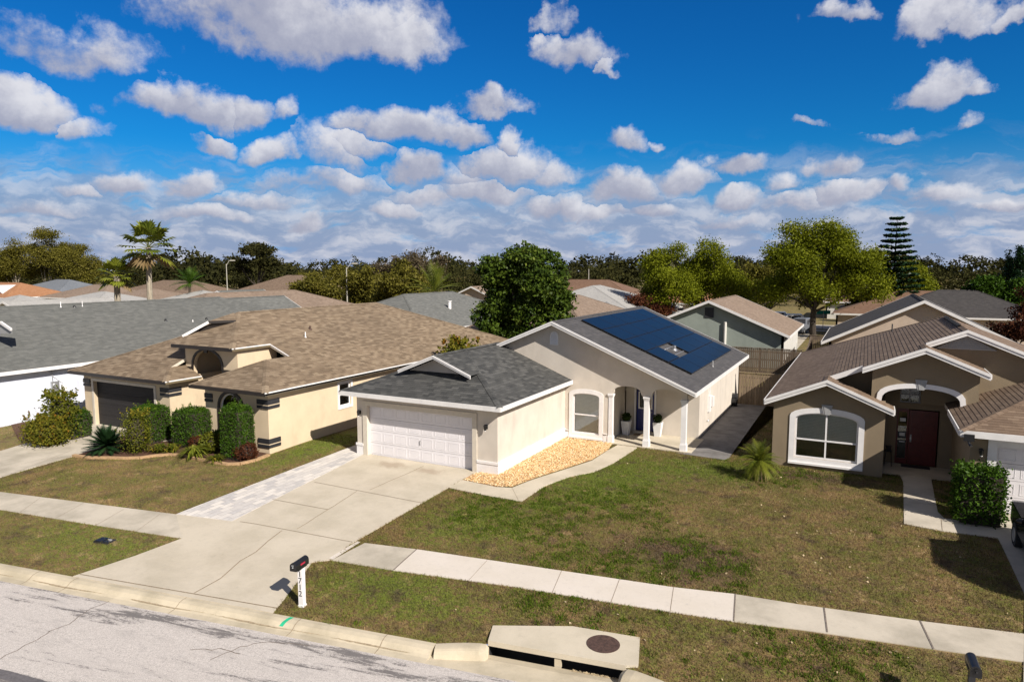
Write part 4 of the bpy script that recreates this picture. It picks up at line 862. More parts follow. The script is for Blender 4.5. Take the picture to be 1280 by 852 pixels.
mb = MB(); fascia(mb, (-22.1, 20.45, E0 - .045), (-22.1, 43.5, E0 - .045), (1, 0), .09, .0, 0); fascia(mb, (-28.4, 20.45, E0 - .045), (-28.4, 22.38, E0 - .045), (1, 0), .09, .015, 0); fascia(mb, (-25.7, 21.95, TZ - .045), (-25.7, 24.2, TZ - .045), (1, 0), .09, .015, 0)
mb.build('fascia', M['olive_trim'], LH, lo)
mb = MB()
for q in ([(-22.1, 22.8, E0), (-22.1, 43.5, E0), (-29, 36.6, RZ), (-29, 25.25, RZ), (-25.7, 24.2, TZ), (-24.45, 24.2, Pz(-24.45)), (-24.45, 22.8, Pz(-24.45))], [(-29, 25.25, RZ), (-25.7, 21.95, TZ), (-25.7, 24.2, TZ)], [(-26.8, 20.45, E0), (-22.1, 20.45, E0), (-24.45, 22.8, F1z(22.8))], [(-22.1, 20.45, E0), (-22.1, 22.8, E0), (-24.45, 22.8, Pz(-24.45))],
          [(-35.9, 20.45, E0), (-28.4, 20.45, E0), (-29.5, 21.55, F1z(21.55)), (-29.5, 27.35, RZ), (-29, 27.35, RZ)], [(-29.9, 21.95, TZ), (-25.7, 21.95, TZ), (-29, 25.25, RZ)], [(-28.4, 20.45, E0), (-28.4, 22.38, E0), (-29.5, 22.38, F1z(21.55)), (-29.5, 21.55, F1z(21.55))]): slab_under(mb, q, .14)
mb.build('soffit', M['cream_trim'], LH, lo)
mb = MB(); YW = 20.95; gx0, gx1 = -34.65, -29.95
mb.wall((-35.45, YW), (-28.85, YW), [(0, -.4), (gx0 + 35.45, -.4), (gx0 + 35.45, 2.22), (gx1 + 35.45, 2.22), (gx1 + 35.45, -.4), (6.6, -.4), (6.6, 2.75), (0, 2.75)], [], .22)
mb.wall((-28.85, YW + .22), (-28.85, 24.6), rect(0, 3.43, -.4, 2.75), [], .2); mb.wall((-26.4, 24.6), (-26.4, YW + .22), rect(0, 3.43, -.4, 2.75), [], .2)
AX0, AX1 = -25.45, -24.05; AW = arch(AX0 + 26.4, AX1 + 26.4, .35, 1.75, 2.4)
mb.wall((-26.4, YW), (-22.5, YW), rect(0, 3.9, -.4, 2.75), [AW], .22)
w0, w1 = onX(424, 493, -22.5), onX(438.5, 493, -22.5); za, zb = onX(430, 507, -22.5).z, onX(430, 478.5, -22.5).z; wy0, wy1 = w0.y, w1.y
mb.wall((-22.5, YW + .22), (-22.5, 43.1), rect(0, 43.1 - YW - .22, -.4, 2.75), [rect(wy0 - YW - .22, wy1 - YW - .22, za, zb)], .2)
mb.wall((-22.5, 43.1), (-35.45, 43.1), rect(0, 12.95, -.4, 2.75), [], .2); mb.wall((-35.45, 42.9), (-35.45, YW + .22), rect(0, 21.7, -.4, 2.75), [], .2)
mb.box(-29.3, -25.95, 22.6, 24.6, 3.99, 4.03); c_ = -27.95; mb.wall((-29.5, 22.4), (-25.9, 22.4), [(0, 2.0), (.55, 2.0), (.55, 3.0)] + [(29.5 + x, z) for x, z in arc(-28.95, -26.95, 3.0, 3.98)] + [(2.55, 2.0), (3.6, 2.0), (3.6, TZ - .06), (0, TZ - .06)], [], .2)
mb.wall((-25.9, 22.6), (-25.9, 24.8), rect(0, 2.2, 2.0, TZ - .06), [], .15); mb.wall((-29.5, 27), (-29.5, 22.6), rect(0, 4.4, 2.0, 4.2), [], .15); mb.wall((-28.85, 24.6), (-26.4, 24.6), rect(0, 2.45, -.4, 4.1), [], .15)
mb.build('wall', M['st_cream'], LH, lo)
mb = MB(); z1, z2 = .985, 1.0
mb.wall((-29.5, 22.36), (-25.9, 22.36), [(.43, 2.9), (.55, 2.9), (.55, 3.0)] + [(29.5 + x, z) for x, z in arc(-28.95, -26.95, 3.0, 3.98)] + [(2.55, 2.9), (2.67, 2.9), (2.67, 3.0)] + [(29.5 + x, z) for x, z in arc(-29.07, -26.83, 3.0, 4.08)][::-1], [], .04)
mb.box(c_ - .12, c_ + .12, 22.30, 22.355, 3.88, 4.18); mb.box(-29.5, -29.08, 22.3, 22.398, 2.98, 3.13); mb.box(-26.82, -25.86, 22.3, 22.398, 2.98, 3.13); mb.box(-25.898, -25.82, 22.3, 24.8, 3.0, 3.1); mb.build('arch_trim', M['brown_trim'], LH, lo); mb = MB()
mb.wall((-26.4, YW - .05), (-22.5, YW - .05), arch(AX0 + 26.4 - .13, AX1 + 26.4 + .13, .25, 1.75, 2.53), [AW], .048)
mb.build('arch_trim', M['brown_trim'], LH, lo)
# dark quoin bands on the corners
for zq in (.22, 1.92):
    for (x, y, fx, fy, l) in ((-22.5, YW, 1, 1, .62), (-28.85, YW, 1, 1, .62)):
        mb = MB(); mb.box(x - l, x + .05, y - .05, y - .002, zq, zq + .13); mb.box(x - l, x + .05, y - .05, y - .002, zq + .17, zq + .38); mb.box(x + .002, x + .05, y - .002, y + l, zq, zq + .13); mb.box(x + .002, x + .05, y - .002, y + l, zq + .17, zq + .38)
        qb = mb.build('corner_band', M['charcoal'], LH, lo)
        mb = MB(); mb.box(x - l, x + .045, y - .045, y - .002, zq + .13, zq + .17); mb.box(x + .002, x + .045, y - .002, y + l, zq + .13, zq + .17); mb.build('band_groove', M['st_cream'], qb, lo)
for x0, x1, zq in ((-26.4, -25.9, 1.92), (-35.45, -34.9, 1.92), (-35.45, -34.9, .0)):
    mb = MB(); mb.box(x0, x1, YW - .05, YW - .002, zq, zq + .13); mb.box(x0, x1, YW - .05, YW - .002, zq + .17, zq + .38); mb.build('corner_band', M['charcoal'], LH, lo)
garage_door(LH, lo, gx0, gx1, YW + .17, -.12, 2.22, M['gdoor_dark'], 8, 4, True, False)
mb = MB(); mb.wall((-35.45, YW - .03), (-28.85, YW - .03), [(gx0 + 35.3, -.3), (gx0 + 35.45, -.3), (gx0 + 35.45, 2.22), (gx1 + 35.45, 2.22), (gx1 + 35.45, -.3), (gx1 + 35.6, -.3), (gx1 + 35.6, 2.36), (gx0 + 35.3, 2.36)], [], .028); mb.build('door_frame', M['cream_trim'], LH, lo)
window(LH, lo, (-26.4, YW), (-22.5, YW), AX0 + 26.4, AX1 + 26.4, .35, 1.75, 2.4, .06, bars=(.98,), blind=False, glass='glass_dk')
window(LH, lo, (-22.5, YW), (-22.5, 43.1), wy0 - YW, wy1 - YW, za, zb, None, .06, bars=(.5,), blind=True, trim=.12, tm='cream')
pipe(LH, lo, -25.9, 26.8, Pz(-25.9), .28, .03, 'white'); pipe(LH, lo, -26.6, 27.9, Pz(-26.6), .2, .05, 'rust')  # the rust-coloured second pipe stands in for a small orange-brown plant
# tall hidden entry door
mb = MB(); mb.box(-28.2, -27.2, 24.53, 24.58, 0, 2.1); mb.build('front_door', M['brown_trim'], LH, lo)

# ================================================================== FAR LEFT (GREY ROOF, WHITE WALL) HOUSE
wo = (-46, 22, 0); WH = empty('stucco_house', wo, 'white-walled house with a long plain grey shingle roof behind the yellow shrub', 'house')
ex, rx, ry0, ry1 = -38.3, -46.0, 19.5, 38.3; rz = 2.7 + (ex - rx) * -s * -1; Wz = lambda X: 2.7 + s * .9 * (ex - X) if X > rx else 2.7 + s * .9 * (ex - (2 * rx - X)); rz = Wz(rx); yb_ = ry1 + (ex - rx)
mb = MB(); y0_ = 12.5
roof_plane(mb, [(ex, y0_, 2.7), (ex, yb_, 2.7), (rx, ry1, rz), (rx, y0_, rz)]); roof_plane(mb, [(2 * rx - ex, y0_, 2.7), (2 * rx - ex, yb_, 2.7), (rx, ry1, rz), (rx, y0_, rz)]); roof_plane(mb, [(ex, yb_, 2.7), (2 * rx - ex, yb_, 2.7), (rx, ry1, rz)])
cap(mb, (rx, y0_, rz), (rx, ry1, rz), .16, slope=.38); mb.build('roof', M['sh_grey'], WH, wo)
mb = MB(); slab_under(mb, [(ex, y0_, 2.7), (ex, yb_, 2.7), (rx, ry1, rz), (rx, y0_, rz)], .14); slab_under(mb, [(2 * rx - ex, y0_, 2.7), (2 * rx - ex, yb_, 2.7), (rx, ry1, rz), (rx, y0_, rz)], .14); mb.build('soffit', M['white'], WH, wo)
mb = MB(); fascia(mb, (ex, y0_, 2.7), (ex, yb_, 2.7), (1, 0), .17); fascia(mb, (rx, y0_, rz), (ex, y0_, 2.7), (0, -1), .17); fascia(mb, (rx, y0_, rz), (2 * rx - ex, y0_, 2.7), (0, -1), .17); mb.build('fascia', M['white'], WH, wo)
mb = MB(); mb.wall((-38.75, y0_ + .4), (-38.75, yb_ - .4), rect(0, yb_ - y0_ - .8, -.4, 2.75), [], .2); mb.wall((-53.25, y0_ + .4), (-38.95, y0_ + .4), [(0, -.4), (14.3, -.4), (14.3, 2.75), (7.25, rz - .2), (0, 2.75)], [], .2); mb.wall((-38.95, yb_ - .4), (-53.25, yb_ - .4), rect(0, 14.3, -.4, 2.7), [], .2)
mb.build('wall', M['st_white'], WH, wo)
q = onX(68, 482, -38.74); mb = MB(); mb.box(-38.748, -38.62, q.y - .2, q.y + .2, q.z - .35, q.z + .25); mb.cyl((-38.62, q.y, q.z + .02), (-38.55, q.y, q.z + .02), .13, n=12); mb.cyl((-38.68, q.y - .1, q.z + .25), (-38.68, q.y - .1, 2.5), .025, n=6); mb.build('meter_box', M['metal'], WH, wo)
q = onX(80, 484, -38.74); mb = MB(); mb.box(-38.748, -38.62, q.y - .15, q.y + .15, q.z - .2, q.z + .2); mb.cyl((-38.7, q.y, q.z + .2), (-38.7, q.y - 1.0, 2.55), .012, n=6); mb.build('cable_box', M['white'], WH, wo)
for px, py, mm, r_, h_ in ((93, 384, 'black', .09, .12), (207, 401, 'black', .09, .14), (258, 399, 'black', .09, .12), (76, 384, 'white', .04, .35), (103, 383, 'white', .03, .35), (241, 402, 'white', .04, .15)):
    d = ray(px, py); t = (rz - s * .9 * (0 - rx) - CH + s * .9 * 0) if 0 else None; best = None
    for k_ in range(4000):
        p = CAM + d * (k_ * .00002)
        if rx < p.x < ex and p.z < Wz(p.x): best = p; break
    if best is not None: pipe(WH, wo, best.x, best.y, best.z, h_, r_ * .7, mm)
# small white gablet at its left end
gq = onX(-6, 405, -42.5); mb = MB(); a, b, c3 = Vector((-42.2, 15.0, Wz(-42.2))), Vector((-41.0, 20.15, 0)), None
q0, q1, q2 = onY(14, 412, 19.9), onY(1, 403, 19.9), onY(-16, 413, 19.9)
mb.beam(q0, q1, .1, .13); mb.beam(q1, q2, .1, .13); mb.build('gablet_trim', M['white'], WH, wo)
mb = MB(); mb.add([q0, q1, q2, q1 + Vector((0, .7, -.05)), q0 + Vector((0, .25, -.05)), q2 + Vector((0, .25, -.05))], [(0, 1, 3, 4), (1, 2, 5, 3)]); mb.build('gablet_roof', M['sh_grey'], WH, wo)
mb = MB(); mb.add([q0 + Vector((0, .05, -.2)), q0 + Vector((0, .05, 0)), q1 + Vector((0, .05, 0)), q2 + Vector((0, .05, 0)), q2 + Vector((0, .05, -.2))], [(0, 1, 2, 3, 4)]); mb.build('gablet_face', M['grey_trim'], WH, wo)

# ================================================================== RIGHT (BROWN) HOUSE
ro = (2, 29, 0); RH = empty('stucco_house', ro, 'brown stucco house with white-trimmed gables and a dark red front door', 'house')
ez_ = 2.7; Rz = lambda X: ez_ + s * (X + 3.41) if X <= 3.44 else ez_ + s * (10.29 - X)
pk = Rz(3.44); mb = MB()
xe = -3.41; lx = -1.18; mxk = 2.04
mg = Rz(mxk)                                                    # mid gable peak height
lgz = Rz(lx)
# main left slope, with the two front gables' left halves coplanar; stepped front edge
roof_plane(mb, [(xe, 28.6, ez_), (lx, 28.6, lgz), (lx, 29.9, lgz), (lx, 46.0 - (lx - xe), lgz), (xe, 46.0, ez_)])
roof_plane(mb, [(lx, 29.75, lgz), (.0, 29.75, Rz(0)), (.0, 46 - (0 - xe), Rz(0)), (lx, 46 - (lx - xe), lgz)])
roof_plane(mb, [(.0, 29.1, Rz(0)), (mxk, 29.1, mg), (mxk, 46 - (mxk - xe), mg), (0, 46 - (0 - xe), Rz(0))])
roof_plane(mb, [(mxk, 30.65, mg), (3.44, 30.65, pk), (3.44, 39.15, pk), (mxk, 46 - (mxk - xe), mg)])
roof_plane(mb, [(3.44, 30.65, pk), (10.29, 30.65, ez_), (10.29, 46, ez_), (3.44, 39.15, pk)]); roof_plane(mb, [(xe, 46, ez_), (10.29, 46, ez_), (3.44, 39.15, pk)])
# right halves of the small gables
lr = 1.12; lrz = lgz - s * (lr - lx); roof_plane(mb, [(lx, 28.6, lgz), (lr, 28.6, lrz), (lr, 29.6, lrz), (lx, 29.74, lgz)])
roof_plane(mb, [(lr, 29.55, lrz), (lx, 29.55, lgz), (lx, 32.2, lgz), (lr, 32.2, lrz)]) if 0 else None
mr = 4.05; mrz = mg - s * (mr - mxk); roof_plane(mb, [(mxk, 29.1, mg), (mr, 29.1, mrz), (mr, 31.0, mrz), (mxk, 31.0, mg)])
# garage hip roof
gy0 = 25.95; gxl = 2.9; g2 = 9.5; gz2 = lambda X: ez_ + s * (X - gxl); gzy = lambda Y: ez_ + s * (Y - gy0); gm_ = (g2 - gxl) / 2
roof_plane(mb, [(gxl, gy0, ez_), (g2, gy0, ez_), (gxl + gm_, gy0 + gm_, gz2(gxl + gm_))])
roof_plane(mb, [(gxl, gy0, ez_), (gxl + gm_, gy0 + gm_, gz2(gxl + gm_)), (gxl + gm_, 31.0, gz2(gxl + gm_)), (gxl, 31.0, ez_)]); roof_plane(mb, [(g2, gy0, ez_), (gxl + gm_, gy0 + gm_, gz2(gxl + gm_)), (gxl + gm_, 31.0, gz2(gxl + gm_)), (g2, 31.0, ez_)])
cap(mb, (gxl, gy0, ez_), (gxl + gm_, gy0 + gm_, gz2(gxl + gm_))); cap(mb, (3.44, 30.65, pk), (3.44, 39.15, pk)); cap(mb, (mxk, 29.1, mg), (mxk, 30.6, mg)); cap(mb, (lx, 28.6, lgz), (lx, 29.9, lgz)); cap(mb, (xe, 46, ez_), (3.44, 39.15, pk))
mb.build('roof', M['sh_brown'], RH, ro)
mb = MB(); cap(mb, (3.44, 32.6, pk + .06), (3.44, 38.6, pk + .06), .15); mb.build('ridge_vent', M['dark_in'], RH, ro)
mb = MB()
def rake(xp, zp, xa, xb, y, h=.2):
    for xx in (xa, xb):
        zz = zp - s * abs(xx - xp); fascia(mb, (xp, y, zp), (xx, y, zz), (0, -1), h); fascia(mb, (xp, y - .035, zp), (xx, y - .035, zz), (0, -1), .085, .03, .025)
rake(lx, lgz, xe, lr, 28.6); rake(mxk, mg, 0.0, mr, 29.1); rake(3.44, pk, 2.12, 10.29, 30.65)
fascia(mb, (lx + .05, 29.75, lgz), (.0, 29.75, Rz(0)), (0, -1), .2); fascia(mb, (xe, 28.6, ez_), (xe, 46, ez_), (-1, 0), .18); fascia(mb, (lr, 28.6, lrz), (lr, 29.6, lrz), (1, 0), .16); fascia(mb, (mr, 29.1, mrz), (mr, 30.9, mrz), (1, 0), .16)
fascia(mb, (gxl, gy0, ez_), (g2, gy0, ez_), (0, -1), .2); fascia(mb, (gxl, gy0, ez_), (gxl, 29.6, ez_), (-1, 0), .18)
mb.build('fascia', M['fascia'], RH, ro)
mb = MB()
for q in ([(xe, 28.6, ez_), (lx, 28.6, lgz), (lx, 44, lgz), (xe, 46.0, ez_)], [(lx, 28.6, lgz), (lr, 28.6, lrz), (lr, 29.6, lrz), (lx, 29.6, lgz)], [(.0, 29.1, Rz(0)), (mxk, 29.1, mg), (mxk, 40, mg), (0, 42, Rz(0))], [(mxk, 29.1, mg), (mr, 29.1, mrz), (mr, 31.0, mrz), (mxk, 31.0, mg)], [(lx, 29.75, lgz), (.0, 29.75, Rz(0)), (.0, 42, Rz(0)), (lx, 42, lgz)],
          [(mxk, 30.65, mg), (3.44, 30.65, pk), (3.44, 39, pk), (mxk, 40, mg)], [(3.44, 30.65, pk), (10.29, 30.65, ez_), (10.29, 46, ez_), (3.44, 39.15, pk)], [(gxl, gy0, ez_), (g2, gy0, ez_), (gxl + gm_, gy0 + gm_, gz2(gxl + gm_))], [(gxl, gy0, ez_), (gxl + gm_, gy0 + gm_, gz2(gxl + gm_)), (gxl + gm_, 31.0, gz2(gxl + gm_)), (gxl, 31.0, ez_)]): slab_under(mb, q, .15)
mb.build('soffit', M['fascia'], RH, ro)
# walls
mb = MB(); LW0, LW1 = -3.1, .85; wn = (.85, 3.02)
WW = arch(.82, 3.08, .42, 1.98, 2.28)
mb.wall((LW0, 29), (LW1, 29), [(0, -.3), (LW1 - LW0, -.3), (LW1 - LW0, lrz - .05), (lx - LW0, lgz - .15), (0, 2.68)], [WW], .22)
mb.wall((LW1, 29.22), (LW1, 31.5), rect(0, 2.28, -.3, 2.8), [], .2); mb.wall((LW0, 45.6), (LW0, 29.2), rect(0, 16.4, -.3, 2.72), [], .2)
EY = 29.6; ax0, ax1 = .70, 3.25; AR = [(x, z) for x, z in arc(ax0, ax1, 2.88, 3.42, 16)]
mb.wall((.35, EY), (3.8, EY), [(0, 2.3), (ax0 - .35, 2.3), (ax0 - .35, 2.88)] + [(x - .35, z) for x, z in AR] + [(ax1 - .35, 2.88), (ax1 - .35, 2.3), (3.45, 2.3), (3.45, mg - s * (3.8 - mxk) - .15), (mxk - .35, mg - .15), (0, mg - s * (mxk - .35) - .15)], [], .22)
mb.wall((.35, 31.5), (.35, EY + .22), rect(0, 1.68, 2.0, 4.1), [], .15); mb.wall((3.8, EY + .22), (3.8, 31.5), rect(0, 1.68, 2.3, 4.1), [], .15)
mb.wall((.85, 31.4), (3.25, 31.4), [(0, -.3), (.48, -.3), (.48, 2.3), (1.95, 2.3), (1.95, -.3), (2.4, -.3), (2.4, 3.7), (0, 3.7)], [rect(.55, 1.9, 2.55, 3.2)], .2)
mb.wall((3.25, 31.4), (3.25, 26.62), rect(0, 4.78, -.3, 2.8), [], .2)
gq0, gq1 = 3.98, 8.86
mb.wall((3.25, 26.4), (9.15, 26.4), [(0, -.3), (gq0 - 3.25, -.3), (gq0 - 3.25, 2.2), (gq1 - 3.25, 2.2), (gq1 - 3.25, -.3), (5.9, -.3), (5.9, 2.8), (0, 2.8)], [], .22)
mb.wall((9.15, 26.62), (9.15, 45.5), rect(0, 18.9, -.3, 2.8), [], .2); mb.wall((10, 45.6), (-3.1, 45.6), rect(0, 13.1, -.3, 2.7), [], .2)
mb.wall((2.1, 31.0), (9.9, 31.0), [(0, 2.6), (7.8, 2.6), (7.8, 2.72), (3.44 - 2.1, pk - .15), (0, Rz(2.1) - .15)], [], .2)
mb.wall((-1.3, 30.6), (.34, 30.6), [(0, 2.4), (1.64, 2.4), (1.64, Rz(.34) - .18), (0, Rz(-1.3) - .18)], [], .1)
mb.build('wall', M['st_tan'], RH, ro)
mb = MB(); mb.wall((2.1, 30.96), (9.9, 30.96), [(.35, 4.82), (2.35, 4.82), (1.34, pk - .2)], [], .03)
for i in range(5): z_ = 4.86 + i * .08; mb.box(2.55 + i * .16, 4.33 - i * .16, 30.93, 30.955, z_, z_ + .035)
mb.build('gable_vent', M['grey_trim'], RH, ro)
# trims: window surround, keystone, entry arch surround
window(RH, ro, (LW0, 29), (LW1, 29), .82, 3.08, .42, 1.98, 2.28, .07, mull=(.5,), bars=(.48,), trim=.20, blind=2, sill=.05)
def keystone(x, y, z, par):
    mb = MB(); k = [(x - .11, z - .18), (x + .11, z - .18), (x + .20, z + .20), (x - .20, z + .20)]
    mb.wall((x - 1, y), (x + 1, y), [(a - x + 1, b) for a, b in k], [], .05); mb.wall((x - 1, y - .012), (x + 1, y - .012), [((a - x) * .55 + 1, b) for a, b in k[:2]] + [((a - x) * .6 + 1, b - .04) for a, b in k[2:]], [], .012); mb.build('keystone', M['grey_trim'], par, ro)
keystone(LW0 + 1.95, 28.92, 2.42, RH)
mb = MB(); mb.wall((.35, EY - .04), (3.8, EY - .04), [(ax0 - .52, 2.35), (ax0 - .35, 2.35), (ax0 - .35, 2.88)] + [(x - .35, z) for x, z in AR] + [(ax1 - .35, 2.88), (ax1 - .35, 2.35), (ax1 - .18, 2.35), (ax1 - .18, 2.95)] + [(x - .35, z) for x, z in arc(ax0 - .17, ax1 + .17, 2.95, 3.60, 16)][::-1] + [(ax0 - .52, 2.95)], [], .038); mb.build('arch_trim', M['white'], RH, ro)
keystone((ax0 + ax1) / 2, EY - .05, 3.55, RH)
window(RH, ro, (.85, 31.4), (3.25, 31.4), .55, 1.9, 2.55, 3.2, None, .04, mull=(.25, .5, .75), bars=(.5,), m='grey_trim', depth=.04, blind=False, glass='glass_dk')
mb = MB(); mb.wall((.85, 31.48), (3.25, 31.48), rect(.92, 1.9, .03, 2.24), [], .05)
for i in range(2):
    for j, (a, b) in enumerate(((.15, .75), (.9, 1.5), (1.65, 2.1))): mb.wall((.85, 31.465), (3.25, 31.465), rect(1.0 + i * .43, 1.38 + i * .43, a, b), [rect(1.03 + i * .43, 1.35 + i * .43, a + .03, b - .03)], .015)
rd = mb.build('front_door', M['red_door'], RH, ro); mb = MB(); mb.box(1.82, 1.88, 31.45, 31.463, .95, 1.25); mb.ell((1.85, 31.42, 1.02), .035, .035, .035); mb.ell((1.85, 31.44, 1.2), .03, .03, .03); mb.build('door_handle', M['metal'], rd, ro)
mb = MB(); mb.wall((.85, 31.47), (3.25, 31.47), rect(.48, .9, .03, 2.3), [rect(.54, .84, .25, 2.15)], .06); sl = mb.build('sidelight', M['red_door'], RH, ro)
mb = MB(); mb.wall((.85, 31.5), (3.25, 31.5), rect(.54, .84, .25, 2.15), [], .01); mb.build('pane', M['glass_dk'], sl, ro)
for z_ in (.9, 1.15, 1.75, 1.5):
    mb = MB(); mb.wall((.85, 31.495), (3.25, 31.495), rect(.60, .80, z_, z_ + (.14 if z_ in (1.15, 1.75) else .05)), [], .005); mb.build('etched_panel', M['metal'], sl, ro)
mb = MB(); mb.box(.85, 3.25, 29.62, 31.4, -.1, .03); mb.box(.95, 3.0, 29.45, 29.62, -.15, .0); mb.build('porch_floor', M['conc_old'], RH, ro)
garage_door(RH, ro, gq0, gq1, 26.5, .0, 2.2, M['gdoor'], 8, 4)
mb = MB(); mb.wall((3.25, 26.36), (9.15, 26.36), [(gq0 - 3.5, -.1), (gq0 - 3.25, -.1), (gq0 - 3.25, 2.2), (gq1 - 3.25, 2.2), (gq1 - 3.25, -.1), (gq1 - 3.05, -.1), (gq1 - 3.05, 2.42), (gq0 - 3.5, 2.42)], [], .038); mb.build('door_frame', M['white'], RH, ro)
lamp(RH, ro, 3.55, 26.4, 2.0)
mb = MB(); mb.box(3.0, 3.28, 25.80, 25.90, 2.40, 2.62); mb.cyl((3.12, 25.86, 2.4), (3.16, 25.8, 2.3), .035, n=8); mb.cyl((3.16, 25.8, 2.31), (3.2, 25.74, 2.27), .045, n=8); mb.build('flood_light', M['black'], RH, ro)
pipe(RH, ro, 1.25, 40.2, Rz(1.25), .4, .03, 'charcoal'); mb = MB(); mb.box(1.55, 2.55, 30.9, 31.3, .032, .05)
tag(mb.build('doormat', M['charcoal'], None, (2, 31.1, .03)), 'dark doormat in front of the dark red door', 'doormat')
ps = empty('plant_stand', (1.08, 30.9, .03), 'small dark plant stand with a pot beside the dark red door', 'plant stand')
mb = MB()
for sx_ in (-1, 1):
    for sy_ in (-1, 1): mb.cyl((sx_ * .13, sy_ * .13, 0), (sx_ * .09, sy_ * .09, .6), .014, n=5)
mb.lathe((0, 0, .58), [(.14, 0), (.14, .03)], 12); mb.build('stand', M['black'], ps); mb = MB(); mb.lathe((0, 0, .61), [(.07, 0), (.11, .16), (.12, .18)], 12); mb.build('pot', M['charcoal'], ps)

# ================================================================== houses further back
def bg_house(label, x0, x1, y0, y1, roofm, wallm, kind='hip', axis='y', e=2.7, s=.42, rz=0, ground=0.0, windows=True, group='houses of the streets behind'):
    cx, cy = (x0 + x1) / 2, (y0 + y1) / 2; W, D = (x1 - x0) / 2, (y1 - y0) / 2
    r = empty('house', (cx, cy, ground), label, 'house', group, rz)
    if axis == 'x': T_ = lambda p: (-p[1], p[0], p[2]); W, D = D, W
    else: T_ = lambda p: p
    rzt = e + s * W; ry = D - W if kind == 'hip' else D
    if ry < 0: ry = 0.0
    Q = [[(W, -D, e), (W, D, e), (0, ry, rzt), (0, -ry, rzt)], [(-W, -D, e), (-W, D, e), (0, ry, rzt), (0, -ry, rzt)]]
    if kind == 'hip': Q += [[(-W, -D, e), (W, -D, e), (0, -ry, rzt)], [(-W, D, e), (W, D, e), (0, ry, rzt)]]
    Q = [[T_(p) for p in q] for q in Q]; mb = MB(); mu = MB()
    for q in Q: roof_plane(mb, q, 0); slab_under(mu, q, .14)
    cap(mb, T_((0, -ry, rzt)), T_((0, ry, rzt)), .15) if ry > .1 else None
    if kind == 'hip':
        for sx_ in (-1, 1):
            for sy_ in (-1, 1): cap(mb, T_((sx_ * W, sy_ * D, e)), T_((0, sy_ * ry, rzt)), .12, .02)
    mb.build('roof', roofm, r); mu.build('soffit', M['fascia'], r)
    mb = MB(); c4 = [T_(p) for p in ((W, -D, e), (W, D, e), (-W, D, e), (-W, -D, e))]
    for i in range(4):
        a, b = Vector(c4[i]), Vector(c4[(i + 1) % 4]); m_ = (a + b) / 2
        if kind == 'gable' and abs(T_((1, 0, 0))[0] * (b - a).x + T_((1, 0, 0))[1] * (b - a).y) > 1e-3:
            pkp = Vector(T_((0, (1 if (m_.x * T_((0, 1, 0))[0] + m_.y * T_((0, 1, 0))[1]) > 0 else -1) * D, rzt)))
            fascia(mb, a, pkp, (m_.x, m_.y), .2); fascia(mb, b, pkp, (m_.x, m_.y), .2)
        else: fascia(mb, a, b, (m_.x, m_.y), .18)
    mb.build('fascia', M['fascia'], r)
    w, d = W - .45, D - .45; k = [T_(p)[:2] for p in ((-w, -d, 0), (w, -d, 0), (w, d, 0), (-w, d, 0))]; mb = MB(); wins = []
    for i in range(4):
        a, b = k[i], k[(i + 1) % 4]; L = math.dist(a, b); top = e - .0
        o = [(0, -.5), (L, -.5), (L, top), (0, top)]
        if kind == 'gable' and i in (0, 2): o = [(0, -.5), (L, -.5), (L, top), (L / 2, rzt - .16), (0, top)]
        hs = []
        if windows:
            n = max(1, int(L / 5)); hs = [rect(L * (j + .5) / n - .6, L * (j + .5) / n + .6, .9, 2.1) for j in range(n)]
        mb.wall(a, b, o, hs, .2); wins.append((a, b, L, hs))
    mb.build('wall', wallm, r)
    for a, b, L, hs in wins:
        for h in hs:
            va, vb = Vector((*a, 0)), Vector((*b, 0)); dd = (vb - va).normalized(); nn = Vector((dd.y, -dd.x, 0)); f = MB(); p0, p1 = (va - nn * .06)[:2], (vb - nn * .06)[:2]
            f.wall(p0, p1, h, [rect(h[0][0] + .06, h[1][0] - .06, .96, 2.04)], .05); f.wall(p0, p1, rect(h[0][0] + .06, h[1][0] - .06, 1.47, 1.53), [], .04); fo = f.build('window', M['white'], r)
            f = MB(); f.wall((va - nn * .1)[:2], (vb - nn * .1)[:2], h, [], .02); f.build('pane', M['charcoal'], fo)
    return r
def e_at(px, py, z): p = G(px, py, z); return p.x, p.y
# 1 grey hip house behind the tan house
g1 = bg_house('grey hip-roofed house with white walls, left of the dark leafy tree', -45.2, -32, 46.2, 68, M['sh_grey'], M['st_off'])
mb = MB(); mb.cyl((3.3, -1.5, 3.9), (3.3, -1.5, 4.75), .16, n=10); mb.cyl((3.3, -1.5, 4.75), (3.3, -1.5, 4.8), .22, n=10); mb.build('roof_vent', M['white'], g1)
# 2 green gable house
gh = bg_house('sage green house whose wide gable end faces the wooden fence', -17.5, -5.1, 56.6, 69.5, M['sh_bgtan'], M['st_green'], 'gable', 'y', windows=False)
mb = MB(); mb.box(-.35, .35, -6.06, -5.98, 3.9, 4.7); mb.build('gable_vent', M['charcoal'], gh); mb = MB(); mb.cyl((1.3, -6.1, .3), (1.3, -6.1, 3.6), .12, n=8); mb.build('downpipe', M['st_off'], gh)
mb = MB()
for i in range(12): mb.box(5.75, 5.78, -5.9 + i, -5.86 + i, 0, 2.6)
mb.build('siding_batten', M['grey_trim'], gh)
mb = MB(); mb.box(5.755, 5.765, -6, 6, -.3, 2.62); mb.build('siding', M['st_off'], gh)
